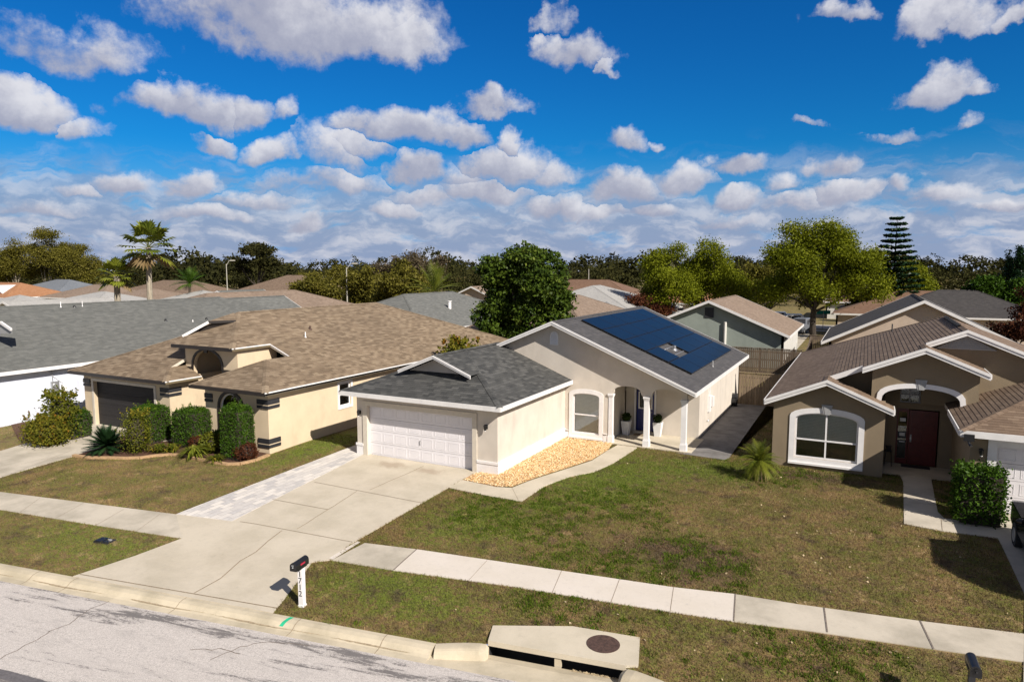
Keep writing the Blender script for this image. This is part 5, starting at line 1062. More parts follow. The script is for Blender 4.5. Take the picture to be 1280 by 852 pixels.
# 3 dark roof, pink wall house at right
dk = bg_house('pinkish house with a near-black shingle roof behind the brown house', -2.7, 9.6, 53.2, 66.5, M['sh_black'], M['st_pink'], 'gable', 'y', s=.50, windows=False)
_x, _y = at(1208, 78); bg_house('low dark-roofed wing with a beige wall at the right, in front of the umber roof', _x - 9, _x + 7.5, _y - 6.5, _y + 6.5, M['sh_black'], M['st_pink'], 'hip', 'x', s=.42)
bg_house('house with an umber shingle roof behind the near-black roofs', -3.5, 14.5, 88, 102, M['sh_umber'], M['st_pink'], 'hip', 'x', s=.36)
# 4 tan roof and white metal roof behind the solar house
bg_house('house with a plain sandy hip roof just right of the dark leafy tree', -30.5, -17.6, 49, 67, M['sh_bgtan'], M['st_off'])
wh = bg_house('white-roofed house beyond the blue solar panels', -40, -22.5, 74.5, 95, M['sh_pale'], M['st_off'], s=.34)
mb = MB(); mb.wall((2.4, -7.4), (5.6, -7.4), [(0, 3.0), (3.2, 3.0), (1.6, 4.0)], [], .1); mb.build('gable_vent', M['grey_trim'], wh)
bg_house('house with a bright orange-brown roof between the white roof and the lime tree', -34, -21.5, 103, 122, M['sh_orange'], M['st_pink'], s=.4)
bg_house('long brown-roofed house far behind the white roof', -60, -38, 122, 136, M['sh_umber'], M['st_pink'], 'hip', 'x')
bg_house('peach gable-ended house with a rusty roof left of the dark leafy tree', -56, -43.5, 84, 100, M['sh_bgtan'], M['st_pink'], 'gable', 'y')
# 5 houses left of centre
def bgp(label, px, D, w, d, *a, **k):
    x, y = at(px, D); return bg_house(label, x - w / 2, x + w / 2, y - d / 2, y + d / 2, *a, **k)
bg_house('tan-brown hip roof directly behind the ridge of the tan-roofed house', -64.5, -49, 38, 65, M['sh_bgtan'], M['st_off'], s=.36)
bgp('grey gable-ended house behind the grey ridge, beside the tan-brown roof', 311, 61, 9, 8, M['sh_grey'], M['charcoal'], 'gable', 'y', e=3.1, s=.5, windows=False)
bgp('pale grey shingle roof behind the long grey roof, right of the fan palm', 252, 88, 15, 16, M['sh_pale'], M['st_white'], 'hip', 'x', s=.3)
bgp('wide dark brown roof far behind, left of the olive bushes', 222, 152, 24, 14, M['sh_brown'], M['st_off'], 'hip', 'x', s=.36)
bgp('dark taupe hip roof in the distance right of the thin pole', 368, 140, 22, 18, M['sh_brown'], M['st_pink'], 'hip', 'x', s=.42)
bgp('small grey-roofed house with white gables between the pale roof and the taupe roof', 300, 108, 9, 9, M['sh_grey'], M['st_white'], 'gable', 'y', s=.4)
bgp('white-walled house with a pale roof behind the small palm', 128, 96, 15, 14, M['sh_pale'], M['st_white'], 'hip', 'x', s=.28)
bgp('pale house with a white front gable at the far left, below the orange roof', 72, 80, 9, 12, M['sh_pale'], M['st_white'], 'gable', 'y', s=.36, windows=False)
bgp('pale grey roof just left of the white front gable', 22, 88, 12, 12, M['sh_pale'], M['st_white'], 'hip', 'x', s=.3)
og = bgp('orange-brown roofed house with a white gablet at the far left edge', 8, 132, 22, 13, M['sh_orange'], M['st_white'], 'hip', 'x', s=.38)
mb = MB(); mb.wall((1.5, -4.6), (8.0, -4.6), [(0, 3.2), (6.5, 3.2), (3.25, 4.7)], [], .3); mb.build('gablet_face', M['st_white'], og); mb = MB(); mb.add([(1.3, -4.9, 3.15), (4.75, -4.9, 4.8), (4.75, 0, 4.8), (1.3, -3, 3.15), (8.2, -4.9, 3.15), (8.2, -3, 3.15)], [(0, 1, 2, 3), (1, 4, 5, 2)]); mb.build('gablet_roof', M['fascia'], og)
bgp('bluish grey roof between the orange roof and the palms', 78, 152, 20, 15, M['sh_blue'], M['st_white'], 'hip', 'x', s=.36)
bgp('faded brown roof behind the small palm at the left', 126, 126, 17, 13, M['sh_bgtan'], M['st_off'], 'hip', 'x', s=.34)
bgp('pinkish brown roof directly behind the trunk of the tall fan palm', 186, 118, 13, 12, M['sh_bgtan'], M['st_off'], 'hip', 'x', s=.3)
bg_house('distant cream house among dark trees beyond the street lamp', -150, -134, 150, 165, M['sh_pale'], M['st_off'], 'hip', 'x', group='houses of the streets behind')
bg_house('brown roof near the road bend behind the big leafy street tree', -6, 8, 118, 132, M['sh_umber'], M['st_off'], 'hip', 'x')

# back street, drive and cars beyond the green house
struct(drape('street', [(-60, 98), (60, 98), (60, 105), (-60, 105)], .02, M['conc_old'])); 
struct(drape('sidewalk', [(-60, 94.5), (60, 94.5), (60, 96), (-60, 96)], .022, M['conc_new']))
struct(drape('driveway', [(-9.5, 72), (-5.8, 72), (-5.8, 98), (-9.5, 98)], .018, M['conc_old'])); struct(drape('driveway', [(-19, 84), (-12, 84), (-12, 98), (-19, 98)], .018, M['conc_old']))
def car(label, loc, rz, paint, size=(4.9, 1.9, 1.75), group=None):
    r = empty('parked_car', loc, label, 'car', group, rz); L, W, H = size; h = W / 2
    st = [(-L / 2, .40, 1.0, .0, .92), (-L / 2 + .06, .30, 1.08, 0, .97), (-L / 2 + .35, .28, 1.12, .0, .99), (-L * .1 - .25, .28, 1.08, 0, 1.0), (-L * .1 + .0, .28, 1.08, .12, 1.0), (-L * .1 + .55, .28, 1.08, 1, 1.0), (L * .1, .28, 1.08, 1, 1.0), (L / 2 - .6, .28, 1.08, 1.0, .99), (L / 2 - .18, .3, 1.06, .25, .95), (L / 2, .45, .9, 0, .86)]
    P = []
    for x, zb, belt, roof, w in st:
        rt = belt + .02 + (H - belt) * roof; wr = h * w * (1 - .2 * roof)
        P += [(x, -h * w * .93, zb), (x, -h * w, zb + .25), (x, -h * w, belt - .05), (x, -h * w * .97, belt), (x, -wr, rt - .04 * roof), (x, -wr * .85, rt + .01), (x, wr * .85, rt + .01), (x, wr, rt - .04 * roof), (x, h * w * .97, belt), (x, h * w, belt - .05), (x, h * w, zb + .25), (x, h * w * .93, zb)]
    k = 12; F = [(i * k + j, i * k + (j + 1) % k, (i + 1) * k + (j + 1) % k, (i + 1) * k + j) for i in range(len(st) - 1) for j in range(k)] + [tuple(range(k)), tuple(range((len(st) - 1) * k, len(st) * k))[::-1]]
    bd = MB().add(P, F); b = bd.build('body', paint, r, smooth=False)
    mb = MB()
    for sd in (-1, 1):
        for a, c_ in ((-L * .1 + .3, L * .1 - .05), (L * .1 + .05, L / 2 - .75)):
            y0, y1 = h * .985 * sd, h * .815 * sd; q = [(a, y0, 1.13), (c_, y0, 1.13), (c_, y1, H - .1), (a + (.35 if a < 0 else 0), y1, H - .1)]; mb.poly(q if sd < 0 else q[::-1])
    q = [(-L * .1 - .02, -h * .82, 1.13), (-L * .1 - .02, h * .82, 1.13), (-L * .1 + .5, h * .66, H - .07), (-L * .1 + .5, -h * .66, H - .07)]; mb.poly([(a - .03, b_, c_ + .03) for a, b_, c_ in q][::-1])
    mb.build('side_window', M['glass_dk'] if 0 else M['charcoal'], r)
    for sx_ in (-1, 1):
        for sd in (-1, 1):
            x = sx_ * L * .31; mb = MB(); mb.cyl((x, sd * (h - .2), .35), (x, sd * (h + .01), .35), .35, n=20); w_ = mb.build('wheel', M['tyre'], r); mb = MB(); mb.cyl((x, sd * (h + .011), .35), (x, sd * (h + .02), .35), .21, .19, n=12); mb.build('rim', M['metal'], w_)
    for sd in (-1, 1):
        mb = MB(); mb.box(-L / 2 - .015, -L / 2 + .12, sd * h * .62 - .16, sd * h * .62 + .16, .74, .9); mb.build('headlight', M['white'], r); mb = MB(); mb.box(L / 2 - .1, L / 2 + .015, sd * h * .7 - .1, sd * h * .7 + .1, .75, 1.0); mb.build('tail_light', M['red'], r)
        mb = MB(); mb.ell((-L * .1 + .4, sd * (h + .12), 1.18), .09, .13, .09); mb.build('mirror', paint, r)
    return r
car('black car nosed up to the garage of the brown house, cut by the photo edge', (5.06, 21.95, -.02), R(-90), M['car_black'], (4.9, 1.95, 1.9))
for (px, D, rz_, pm, lb) in ((986, 92, 10, 'car_white', 'white car parked left of the big tree trunk beyond the green house'), (1003, 84, 80, 'car_grey', 'grey car parked on the drive beside the big tree trunk'), (966, 97, 5, 'car_white', 'white car parked farthest left above the green house roof'), (848, 88, 60, 'car_white', 'white car under the lime tree behind the solar roof')):
    x, y = at(px, D); car(lb, (x, y, .02), R(rz_), M[pm], group='cars parked on the back street')

# ------------------------------------------------------------------ fences
def fence(label, pts, h, m, bw=.14, rail_in=1, posts=True):
    o = (*pts[0], 0); f = empty('wooden_fence', o, label, 'fence'); mb = MB(); mp = MB()
    for a, b in zip(pts, pts[1:]):
        va, vb = Vector((*a, 0)), Vector((*b, 0)); L = (vb - va).length; d = (vb - va) / L; n = Vector((d.y, -d.x, 0)); k = int(L / bw)
        for i in range(k):
            p = va + d * (i * bw + bw / 2); hh = h + random.uniform(-.02, .02); mb.beam(p + Vector((0, 0, 0)), p + Vector((0, 0, hh)), bw * .84, .02, tuple(n), r=random.random())
        for z in (.35, h * .55, h - .25): mp.beam(va - n * .04 * rail_in + Vector((0, 0, z)), vb - n * .04 * rail_in + Vector((0, 0, z)), .04, .09)
        mp.beam(va + Vector((0, 0, h + .035)), vb + Vector((0, 0, h + .035)), .10, .035)
        for i in range(int(L / 2.4) + 1):
            p = va + d * min(L, i * 2.4) - n * .09 * rail_in; mp.beam(p, p + Vector((0, 0, h + .06)), .1, .1, tuple(n))
    mb.build('boards', m, f, o); mp.build('rails_and_posts', m, f, o); return f
fence('weathered wooden fence closing the gap between the solar-roofed house and the brown house', [(-6.35, 41.3), (-3.45, 41.3)], 1.85, M['fence'])
fence('long wooden fence running back from the side path to the green house', [(-3.45, 41.3), (-3.55, 48), (-3.75, 56), (-4.2, 66)], 1.85, M['fence_dk'], rail_in=-1)
fence('dark wooden fence across the back yard below the green gable wall', [(-19, 54.6), (-3.9, 54.6)], 1.85, M['fence_dk'])
fence('short dark fence panel beside the big tree trunk', [(-4.4, 68), (-1.2, 68)], 1.8, M['fence_dk'])
fence('narrow wooden fence piece left of the dark garage door', [(-37.4, 22.2), (-35.6, 22.2)], 1.55, M['fence'])
fence('wooden fence between the two roofs behind the tan-roofed house', [(-21.8, 44), (-16, 44)], 1.8, M['fence_dk'])

# ================================================================== vegetation
def tree_at(name, label, px, D, blobs, *a, **k):
    x, y = at(px, D); return make_tree(name, label, (x, y, -.05), blobs, *a, **k)
tree_at('leafy_tree', 'dense dark green broadleaf tree standing right behind the solar-roofed house', 655, 50,
        [(0, 0, 6.2, 3.3, 3.3, 3.3), (-1.9, .3, 4.6, 2.1, 2.2, 2.3), (1.7, -.3, 4.4, 2.2, 2.2, 2.3), (.3, .2, 8.1, 2.1, 2.1, 1.6), (2.2, 0, 6.6, 1.7, 1.8, 1.7), (-1.6, -.6, 7.2, 1.7, 1.7, 1.6), (-1.0, -.9, 2.9, 2.1, 2, 1.6), (1.2, -.8, 2.8, 1.9, 1.9, 1.5)],
        M['leaf_mag'], M['bark_dark'], 1700, 36, .15, .20, 2.2, .3, .8, -.9, inner=1500, frag=9)
tree_at('leafy_tree', 'wide lime-green spring-leaved tree behind the green house, left one of the two lime trees', 838, 84,
        [(0, 0, 6.2, 3.2, 3.2, 2.6), (-1.6, 0, 8.2, 1.9, 2, 1.8), (.4, 0, 10.0, 1.3, 1.3, 1.3), (1.8, 0, 5.2, 2.2, 2.2, 2.4), (-1.3, -.5, 4.6, 2.4, 2.4, 2)], M['leaf_lime'], M['bark_pale'], 620, 44, .14, .42, 2.6, .2, .68, -.9, twigs=1, inner=200)
tree_at('leafy_tree', 'rounded lime-green tree between the solar roof and the big street tree', 889, 86,
        [(0, 0, 7.0, 4.0, 3.6, 3.2), (2.2, 0, 5.5, 3.0, 3, 2.9), (-1.6, 0, 5.2, 2.8, 2.8, 2.8), (.2, 0, 9.3, 2.1, 2.1, 1.9), (-2.0, 0, 8.2, 1.7, 1.7, 1.5), (3.6, -.5, 4.4, 1.8, 1.8, 2.0)], M['leaf_lime'], M['bark'], 900, 44, .14, .45, 2.6, .25, .68, -.9, twigs=1, inner=300)
tree_at('street_tree', 'largest tree, yellow-green with a thick dark trunk, between the green and the dark-roofed houses', 1021, 76,
        [(0, 0, 9.2, 4.4, 4.2, 3.5), (-1.0, 0, 11.5, 2.9, 2.9, 1.9), (1.2, 0, 11.7, 2.3, 2.3, 1.7), (-3.6, 0, 7.4, 2.9, 2.9, 3.1), (3.6, 0, 7.6, 3.0, 3, 2.9), (0, -1, 6.0, 2.3, 2.3, 2.5), (-4.4, 0, 5.4, 2.3, 2.3, 2.3), (5.2, 0, 5.9, 2.3, 2.3, 2.5), (2.3, 0, 9.8, 2.5, 2.5, 2.1), (-2.9, 0, 9.7, 2.2, 2.2, 1.9)],
        M['leaf_lime'], M['bark_dark'], 1250, 44, .125, .50, 3.4, .38, .55, -.95, twigs=2, limbs=14, inner=500, elong=2.2)
tree_at('leafy_tree', 'darker olive tree tucked left behind the largest yellow-green tree', 962, 92,
        [(0, 0, 6.0, 3.4, 3.4, 3.2), (2.4, 0, 7.4, 2.4, 2.4, 2.2), (-2.0, 0, 5.0, 2.4, 2.4, 2.6), (4.6, 0, 5.0, 2.6, 2.6, 3.0)], M['leaf_olive'], M['bark_dark'], 560, 24, .2, .38, 2.6, .25, .7, -.9, inner=260)
tree_at('leafy_tree', 'olive-green tree filling in right of the largest tree, below the layered pine', 1084, 86,
        [(0, 0, 6.0, 3.6, 3.4, 3.4), (2.6, 0, 4.6, 2.6, 2.4, 2.8), (-2.2, 0, 5.0, 2.4, 2.4, 2.8), (.6, 0, 8.4, 2.3, 2.3, 2.0)], M['leaf_olive'], M['bark_dark'], 600, 24, .2, .38, 2.4, .25, .7, -.9, inner=300)
tree_at('leafy_tree', 'low yellow-green tree right of the layered pine', 1143, 96,
        [(0, 0, 6.2, 2.8, 2.6, 3.2), (-2.3, 0, 5.0, 2.4, 2.4, 2.8), (2.2, 0, 4.0, 2.0, 2, 2.4)], M['leaf_lime'], M['bark'], 420, 24, .2, .38, 2.0, .2, .7, -.9, inner=160)
# layered Norfolk-type pine
def layered_pine(px, D, H, label):
    x, y = at(px, D); r = empty('pine_tree', (x, y, -.05), label, 'tree'); mb = MB(); limb(mb, (0, 0, 0), (0, 0, H), .22, .03, .0, 6, 8); P = []; mt = mb
    n = 17
    for k in range(n):
        z = 2.6 + (H - 2.9) * k / (n - 1); L = 3.3 * (1 - (k / n) ** 1.35) + .35; m = 9
        for j in range(m):
            a = j * 2 * math.pi / m + k * .7 + random.uniform(-.15, .15); LL = L * random.uniform(.85, 1.05)
            e = Vector((math.cos(a) * LL, math.sin(a) * LL, z + .14 * LL)); mt.cyl((0, 0, z), e, .03, .01, 4, caps=False)
            for t in np.linspace(.18, 1, int(LL * 9)): q = Vector((0, 0, z)).lerp(e, t); w = .20 * (1.1 - .5 * t); P += [(q.x + random.gauss(0, w), q.y + random.gauss(0, w), q.z + random.gauss(.05, .05)) for _ in range(16)]
    P = np.array(P); V, F = leaf_quads(P, .18, 1.8, .4); np_mesh('crown', V, F, RNG.uniform(0, 1, len(P)), M['leaf_hedge'] if 0 else M['leaf_sago'], r); mt.build('trunk', M['bark_dark'], r); return r
layered_pine(1118, 84, 14.1, 'tall layered pine with tiered branches rising above the trees on the right')
tree_at('leafy_tree', 'dense round dark green tree behind the dark-roofed houses at the right', 1243, 78,
        [(0, 0, 5.6, 2.7, 2.6, 2.4), (-1.8, 0, 5.2, 1.6, 1.6, 1.7), (1.9, 0, 5.6, 1.7, 1.7, 2), (0, 0, 3.4, 2.6, 2.6, 2)], M['leaf_hedge'], M['bark_dark'], 520, 22, .2, .25, 2.0, .2, .78, -.9, inner=300)
for px, D, H, lb in ((1263, 118, 12.2, 'left one of two narrow dark cypresses at the right edge'), (1277, 116, 12.0, 'right one of two narrow dark cypresses at the right edge')):
    tree_at('cypress_tree', lb, px, D, [(0, 0, H * .45, 1.6, 1.6, H * .38), (0, 0, H * .72, 1.0, 1.0, H * .27)], M['leaf_sago'], M['bark_dark'], 260, 18, .2, .25, 2.0, .15, .6, -.9, inner=120, group='narrow cypresses')
tree_at('small_tree', 'reddish-brown leafed tree behind the brown house at the right edge', 1272, 46,
        [(.5, 0, 4.4, 1.4, 1.4, 1.7), (-.5, 0, 3.3, 1.0, 1.0, 1.0), (1.0, 0, 6.1, .9, .9, 1.1), (1.4, 0, 4, 1.2, 1.2, 1.5)], M['leaf_red'], M['bark_dark'], 360, 20, .11, .17, 1.6, .1, .6, -.9, twigs=1, inner=100)
for px, D, bl, lb in ((18, 162, [(0, 0, 7, 4.6, 4, 3.6), (-3, 0, 5.5, 3.6, 3, 3.2), (2.5, 0, 9.2, 2.6, 2.6, 1.9)], 'olive-green tree at the far left edge, leftmost of the grove'), (58, 160, [(0, 0, 8.6, 4.6, 4, 3.4), (1.6, 0, 11.4, 2.4, 2.4, 1.6), (-3, 0, 6.4, 3.4, 3, 3.2), (3.4, 0, 6.4, 3.4, 3, 3.2)], 'tallest olive tree of the far left grove, with pale bare stems'), (97, 162, [(0, 0, 7.2, 4.2, 4, 3.6), (3, 0, 5.4, 2.8, 2.6, 2.6), (-1.8, 0, 9.2, 2.4, 2.2, 1.9)], 'rounded olive-green tree of the left grove, beside the palms')):
    bl = [tuple(1.36 * v for v in b[:3]) + tuple(1.36 * v for v in b[3:]) for b in bl]
    bl = [(b[0], b[1], b[2] * .985, *b[3:]) for b in bl]
    tree_at('leafy_tree', lb, px, D, bl, M['leaf_olive'], M['bark_pale'], 620, 40, .20, .6, 2.4, .25, .68, -.9, twigs=1, inner=300, group='grove at the far left')
tree_at('oak_tree', 'dark spreading oak with an open crown on the skyline left of centre', 321, 165,
        [(0, 0, 10.2, 5.4, 4, 3.4), (-5.2, 0, 8.6, 3.2, 3, 2.6), (5.0, 0, 8.4, 3.4, 3, 2.6), (1.5, 0, 12.0, 3.2, 3, 1.9)], M['leaf_far'], M['bark_dark'], 420, 20, .34, .5, 3.5, .4, .5, -.6, twigs=1, limbs=12)
for px, D, W, H, lm, lb in ((382, 150, 6.0, 7.0, 'leaf_olive', 'low greyish olive tree right of the taupe roof, left of the street lamp'), (395, 120, 6.2, 7.6, 'leaf_olive', 'broad olive bush-like tree just left of the street lamp'), (455, 105, 5.8, 8.2, 'leaf_olive', 'broad olive tree right of the street lamp'), (500, 96, 5.2, 8.6, 'leaf_olive', 'bright olive tree with pale low stems left of the grey hip roof'), (425, 150, 7, 8.6, 'leaf_olive', 'distant olive tree behind the street lamp head')):
    tree_at('leafy_tree', lb, px, D, [(0, 0, H * .58, W * .62, W * .5, H * .38), (-W * .5, 0, H * .48, W * .45, W * .4, H * .36), (W * .5, 0, H * .46, W * .45, W * .4, H * .36), (W * .1, 0, H * .78, W * .38, W * .35, H * .26)], M[lm], M['bark_pale'], 520, 24, .24, .45, 1.4, .18, .62, -.9, twigs=1, inner=260, group='olive trees at the street')
for px, D, W, H, lb in ((512, 135, 7.2, 12.4, 'tall nearly bare brownish tree on the skyline left of the fountain-like palm'), (540, 128, 5.4, 11.4, 'nearly bare brownish tree on the skyline directly above the palm'), (480, 140, 5.5, 10.2, 'leafless grey-brown tree above the olive bushes')):
    tree_at('bare_tree', lb, px, D, [(0, 0, H * .62, W * .5, W * .45, H * .3), (-W * .3, 0, H * .7, W * .3, W * .3, H * .22), (W * .3, 0, H * .68, W * .32, W * .3, H * .24)], M['leaf_bare'], M['bark'], 260, 18, .22, .45, 3, .25, .5, -.8, twigs=3, limbs=14, group='bare trees on the skyline')
tree_at('small_tree', 'dark reddish bare-looking tree beside the white roof, beyond the solar panels', 806, 84, [(0, 0, 3.6, 2.4, 2.2, 1.7), (2.0, 0, 2.8, 1.8, 1.8, 1.5)], M['leaf_red'], M['bark_dark'], 260, 18, .18, .3, 1.2, .12, .6, -.9, twigs=2)
tree_at('shrub', 'brown-leaved shrub under the eave of the grey hip roof, beside the dark leafy tree', 592, 47, [(0, 0, 2.1, 1.2, 1.1, 1.5)], M['leaf_red'], M['bark_dark'], 120, 16, .13, .16, .6, .07, .7, -.9)
# distant treeline
def treeline():
    bl = []
    for i in range(470):
        px = random.uniform(-250, 1530); D = random.uniform(170, 420); x, y = at(px, D); top = 329 + 4 * math.sin(px * .021) + 3.5 * math.sin(px * .063 + 2) + random.choice([-8, -4, -1, 2, 5, 8, 8]) + random.uniform(-2, 2)
        if 560 < px < 720: top += 2
        H = max(5, min(hz(top, D), 19)); W = random.uniform(2.5, 7.5); bl.append((x, y, H * .5, W, W, H * .5))
    Pn, rn = clump_points(bl, 10000, 17, .8, .82, -.3); V, F = leaf_quads(Pn, .7, 1.4); o = np_mesh('treeline', V, F, rn * .8, M['leaf_far']); tag(o, 'dark band of far-off woodland closing the horizon behind the roofs', 'woodland', kind='stuff')
    bl = []
    for i in range(150):
        px = random.uniform(-150, 1430); D = random.uniform(178, 210) if px < 470 else random.uniform(140, 185); x, y = at(px, D); H = max(3.5, hz(random.uniform(333, 342), D)); W = random.uniform(3, 5); bl.append((x, y, H * .5, W, W, H * .52))
    Pn, rn = clump_points(bl, 4200, 20, .65, .78, -.3); V, F = leaf_quads(Pn, .38, 1.4); o = np_mesh('treeline', V, F, rn, M['leaf_far']); tag(o, 'nearer dark green belt of trees just behind the last roofs', 'woodland', kind='stuff')
treeline()

# palms
def fan_palm(px, D, H, rad, label, n=34, trunk_r=.2, skirt=True):
    x, y = at(px, D); r = empty('palm_tree', (x, y, -.05), label, 'palm tree'); mb = MB(); limb(mb, (0, 0, 0), (0, 0, H), trunk_r * 1.15, trunk_r * .85, .02, 6, 10); mb.build('trunk', M['bark_pale'], r); g, dd = MB(), MB()
    for i in range(n):
        el = R(86 - 132 * (i + .5) / n + random.uniform(-8, 8)); az = i * 2.4 + random.uniform(-.2, .2); dead = el < R(-38) and skirt; d = Vector((math.cos(el) * math.cos(az), math.cos(el) * math.sin(az), math.sin(el))); base = Vector((0, 0, H)); st = base + d * rad * .58
        (dd if dead else g).cyl(base, st, .025, .015, 4, caps=False); side = d.cross(Vector((0, 0, 1))).normalized() if abs(d.z) < .98 else Vector((1, 0, 0)); upv = side.cross(d); m = 13; lv = random.random()
        for j in range(m):
            t = (j / (m - 1) - .5) * R(205); dv = d * math.cos(t) + side * math.sin(t); L = rad * .5 * random.uniform(.85, 1.1) * (1 - .25 * abs(t) / R(110)); mid = st + dv * L * .6 + upv * .02; tip = st + dv * L + Vector((0, 0, -L * .2)); pw = dv.cross(upv).normalized() * L * .11
            (dd if dead else g).add([st, mid - pw, tip, mid + pw], [(0, 1, 2, 3)], None, 0, lv * .7 + random.random() * .3)
    g.build('fronds', M['leaf_palm'], r)
    if dd.v: dd.build('dead_fronds', M['leaf_dead'], r)
    return r
def feather_palm(x, y, z, H, L, n, label, lm='leaf_palm', droop=.9, cat='palm tree', name='palm_tree', trunk_r=.09, leaflet=.3, up0=80, lo=-10, lw=.018, dead=0):
    r = empty(name, (x, y, z), label, cat); mb = MB(); limb(mb, (0, 0, -.05), (0, 0, max(H, .08)), trunk_r * 1.2, trunk_r, .0, 3, 8); mb.build('trunk', M['bark'], r); g = MB()
    for i in range(n):
        el = R(up0 - (up0 - lo) * (i + .5) / n + random.uniform(-6, 6)); az = i * 2.4 + random.uniform(-.2, .2); p = Vector((0, 0, H)); d = Vector((math.cos(el) * math.cos(az), math.cos(el) * math.sin(az), math.sin(el))); k = 12; lv = random.random(); LL = L * random.uniform(.85, 1.1)
        for j in range(k):
            q = p + d * (LL / k); g.cyl(p, q, .012 * (1 - j / k) + .004, .012 * (1 - (j + 1) / k) + .003, 3, caps=False, r=lv); sd = d.cross(Vector((0, 0, 1))).normalized(); ll = leaflet * math.sin(math.pi * (j + 1) / (k + 1.3)) + .03
            for sg in (-1, 1):
                for h in (0, .5):
                    b = p.lerp(q, h); t = b + (sd * sg + d * .75 + Vector((0, 0, -.18))).normalized() * ll; w = d * lw * (ll / .3 + .3); g.add([b - w, b + w, t], [(0, 1, 2)], None, 0, lv * .6 + random.random() * .4)
            d = (d + Vector((0, 0, -droop / k))).normalized(); p = q
    g.build('fronds', M[lm], r)
    if dead:
        g = MB()
        for i in range(dead):
            az = i * 2.4; d = Vector((math.cos(az) * .5, math.sin(az) * .5, -.15)).normalized(); p = Vector((0, 0, H * .95))
            for j in range(7):
                q = p + d * .11; sd = d.cross(Vector((0, 0, 1))).normalized() * .05 * (1 - j / 9); g.add([p - sd, p + sd, q + sd * .8, q - sd * .8], [(0, 1, 2, 3)]); d = (d + Vector((0, 0, -.35))).normalized(); p = q
        g.build('dead_fronds', M['leaf_dead'], r)
    return r
fan_palm(187, 66, 9.9, 2.75, 'tall fan palm with a pale trunk, highest palm on the left skyline', 34, .26)
fan_palm(145, 66, 7.2, 1.9, 'shorter dark-trunked palm just left of the tall fan palm', 30, .3)
x, y = at(236, 88); feather_palm(x, y, 0, 5.9, 2.6, 26, 'feathery green palm right of the tall fan palm, above the pale grey roof', 'leaf_hedge', .8, leaflet=.7, trunk_r=.16)
x, y = at(543, 78); feather_palm(x, y, 0, 5.3, 3.6, 34, 'bright green fountain-like palm rising behind the grey hip roof', 'leaf_palm', .7, leaflet=.75, trunk_r=.2)
p = T(948, 598); feather_palm(p[0], p[1], zg(p[1]), .62, .92, 64, 'young feathery palm planted in the lawn at the corner of the brown house', 'leaf_palm', 1.45, leaflet=.20, trunk_r=.11, up0=86, lo=-22, lw=.013, dead=22)
p = T(135, 566); feather_palm(p[0], p[1], zg(p[1]) + .03,   .28, .98, 84, 'dark green spiky sago palm at the front of the mulch bed', 'leaf_sago', .6, leaflet=.17, trunk_r=.13, up0=82, lo=2, lw=.03, cat='sago palm', name='sago_palm')

def hedge(name, label, loc, size, lm, leaf=.05, n=5200, wisps=0, rnd=.04, cat='shrub', group=None, core='leaf_dark', shape='box'):
    r = empty(name, loc, label, cat, group, random.uniform(-.1, .1)); w, d, h = size; mb = MB()
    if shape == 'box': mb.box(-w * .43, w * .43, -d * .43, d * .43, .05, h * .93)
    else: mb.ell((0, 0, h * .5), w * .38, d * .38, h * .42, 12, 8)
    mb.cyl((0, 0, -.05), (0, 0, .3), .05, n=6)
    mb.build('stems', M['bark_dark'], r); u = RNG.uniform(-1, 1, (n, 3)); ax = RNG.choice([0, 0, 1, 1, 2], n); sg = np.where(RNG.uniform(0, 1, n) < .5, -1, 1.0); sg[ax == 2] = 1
    if shape == 'box': u[np.arange(n), ax] = sg; q = u / (np.abs(u) ** 5).sum(1, keepdims=True) ** .2
    else: q = unit(RNG.normal(size=(n, 3))); q *= 1 + .10 * np.sin(q[:, :1] * 9 + 1) * np.sin(q[:, 1:2] * 8) + .06 * np.sin(q[:, 2:] * 12)
    P = q * np.array([w / 2, d / 2, h / 2]) * (1 + RNG.normal(size=(n, 1)) * rnd) * RNG.choice([1, 1, .93, .86], (n, 1)) + np.array([0, 0, h / 2 + .03]); P = P[P[:, 2] > .02]
    cl = .5 + .5 * np.sin(P[:, 0] * 11 + P[:, 2] * 7) * np.cos(P[:, 1] * 9 - P[:, 2] * 5)
    rr = np.clip(cl * .45 + RNG.uniform(0, .55, len(P)), 0, 1)
    for _ in range(wisps):
        a = RNG.uniform(-.4, .4, 2) * np.array([w, d]); t = RNG.uniform(.1, .42); k = 26; Z = np.linspace(0, t, k); W = np.c_[a[0] + RNG.normal(size=k) * .03 + Z * RNG.normal() * .3, a[1] + RNG.normal(size=k) * .03, h * .97 + Z]; P = np.concatenate([P, W]); rr = np.concatenate([rr, RNG.uniform(.4, 1, k)])
    V, F = leaf_quads(P, leaf, 1.6); np_mesh('foliage', V, F, rr, M[lm], r); return r
def PT(px, py): p = T(px, py); return (p[0], p[1], zg(p[1]))
hedge('clipped_hedge', 'clipped boxy green shrub beside the dark garage door', PT(190, 551), (1.5, 1.2, 1.62), 'leaf_hedge', .042, 11000, 5)
hedge('clipped_hedge', 'clipped boxy green shrub standing alone by the entry arch of the tan-roofed house', PT(243, 556), (1.55, 1.3, 1.65), 'leaf_hedge', .042, 11000, 4)
hedge('clipped_hedge', 'tall clipped green shrub covering the arched window of the tan-roofed house', PT(298, 572), (1.15, 1.0, 2.2), 'leaf_hedge', .042, 13000, 12)
hedge('shrub', 'small reddish-brown bush at the foot of the tall clipped shrub', PT(308, 575), (.95, .85, .7), 'leaf_red', .045, 2200, 0, .1, shape='ball')
hedge('shrub', 'loose yellow-green shrub right of the spiky sago palm', PT(172, 566), (1.0, 1.0, 1.7), 'leaf_yel', .05, 3600, 16, .26, shape='ball')
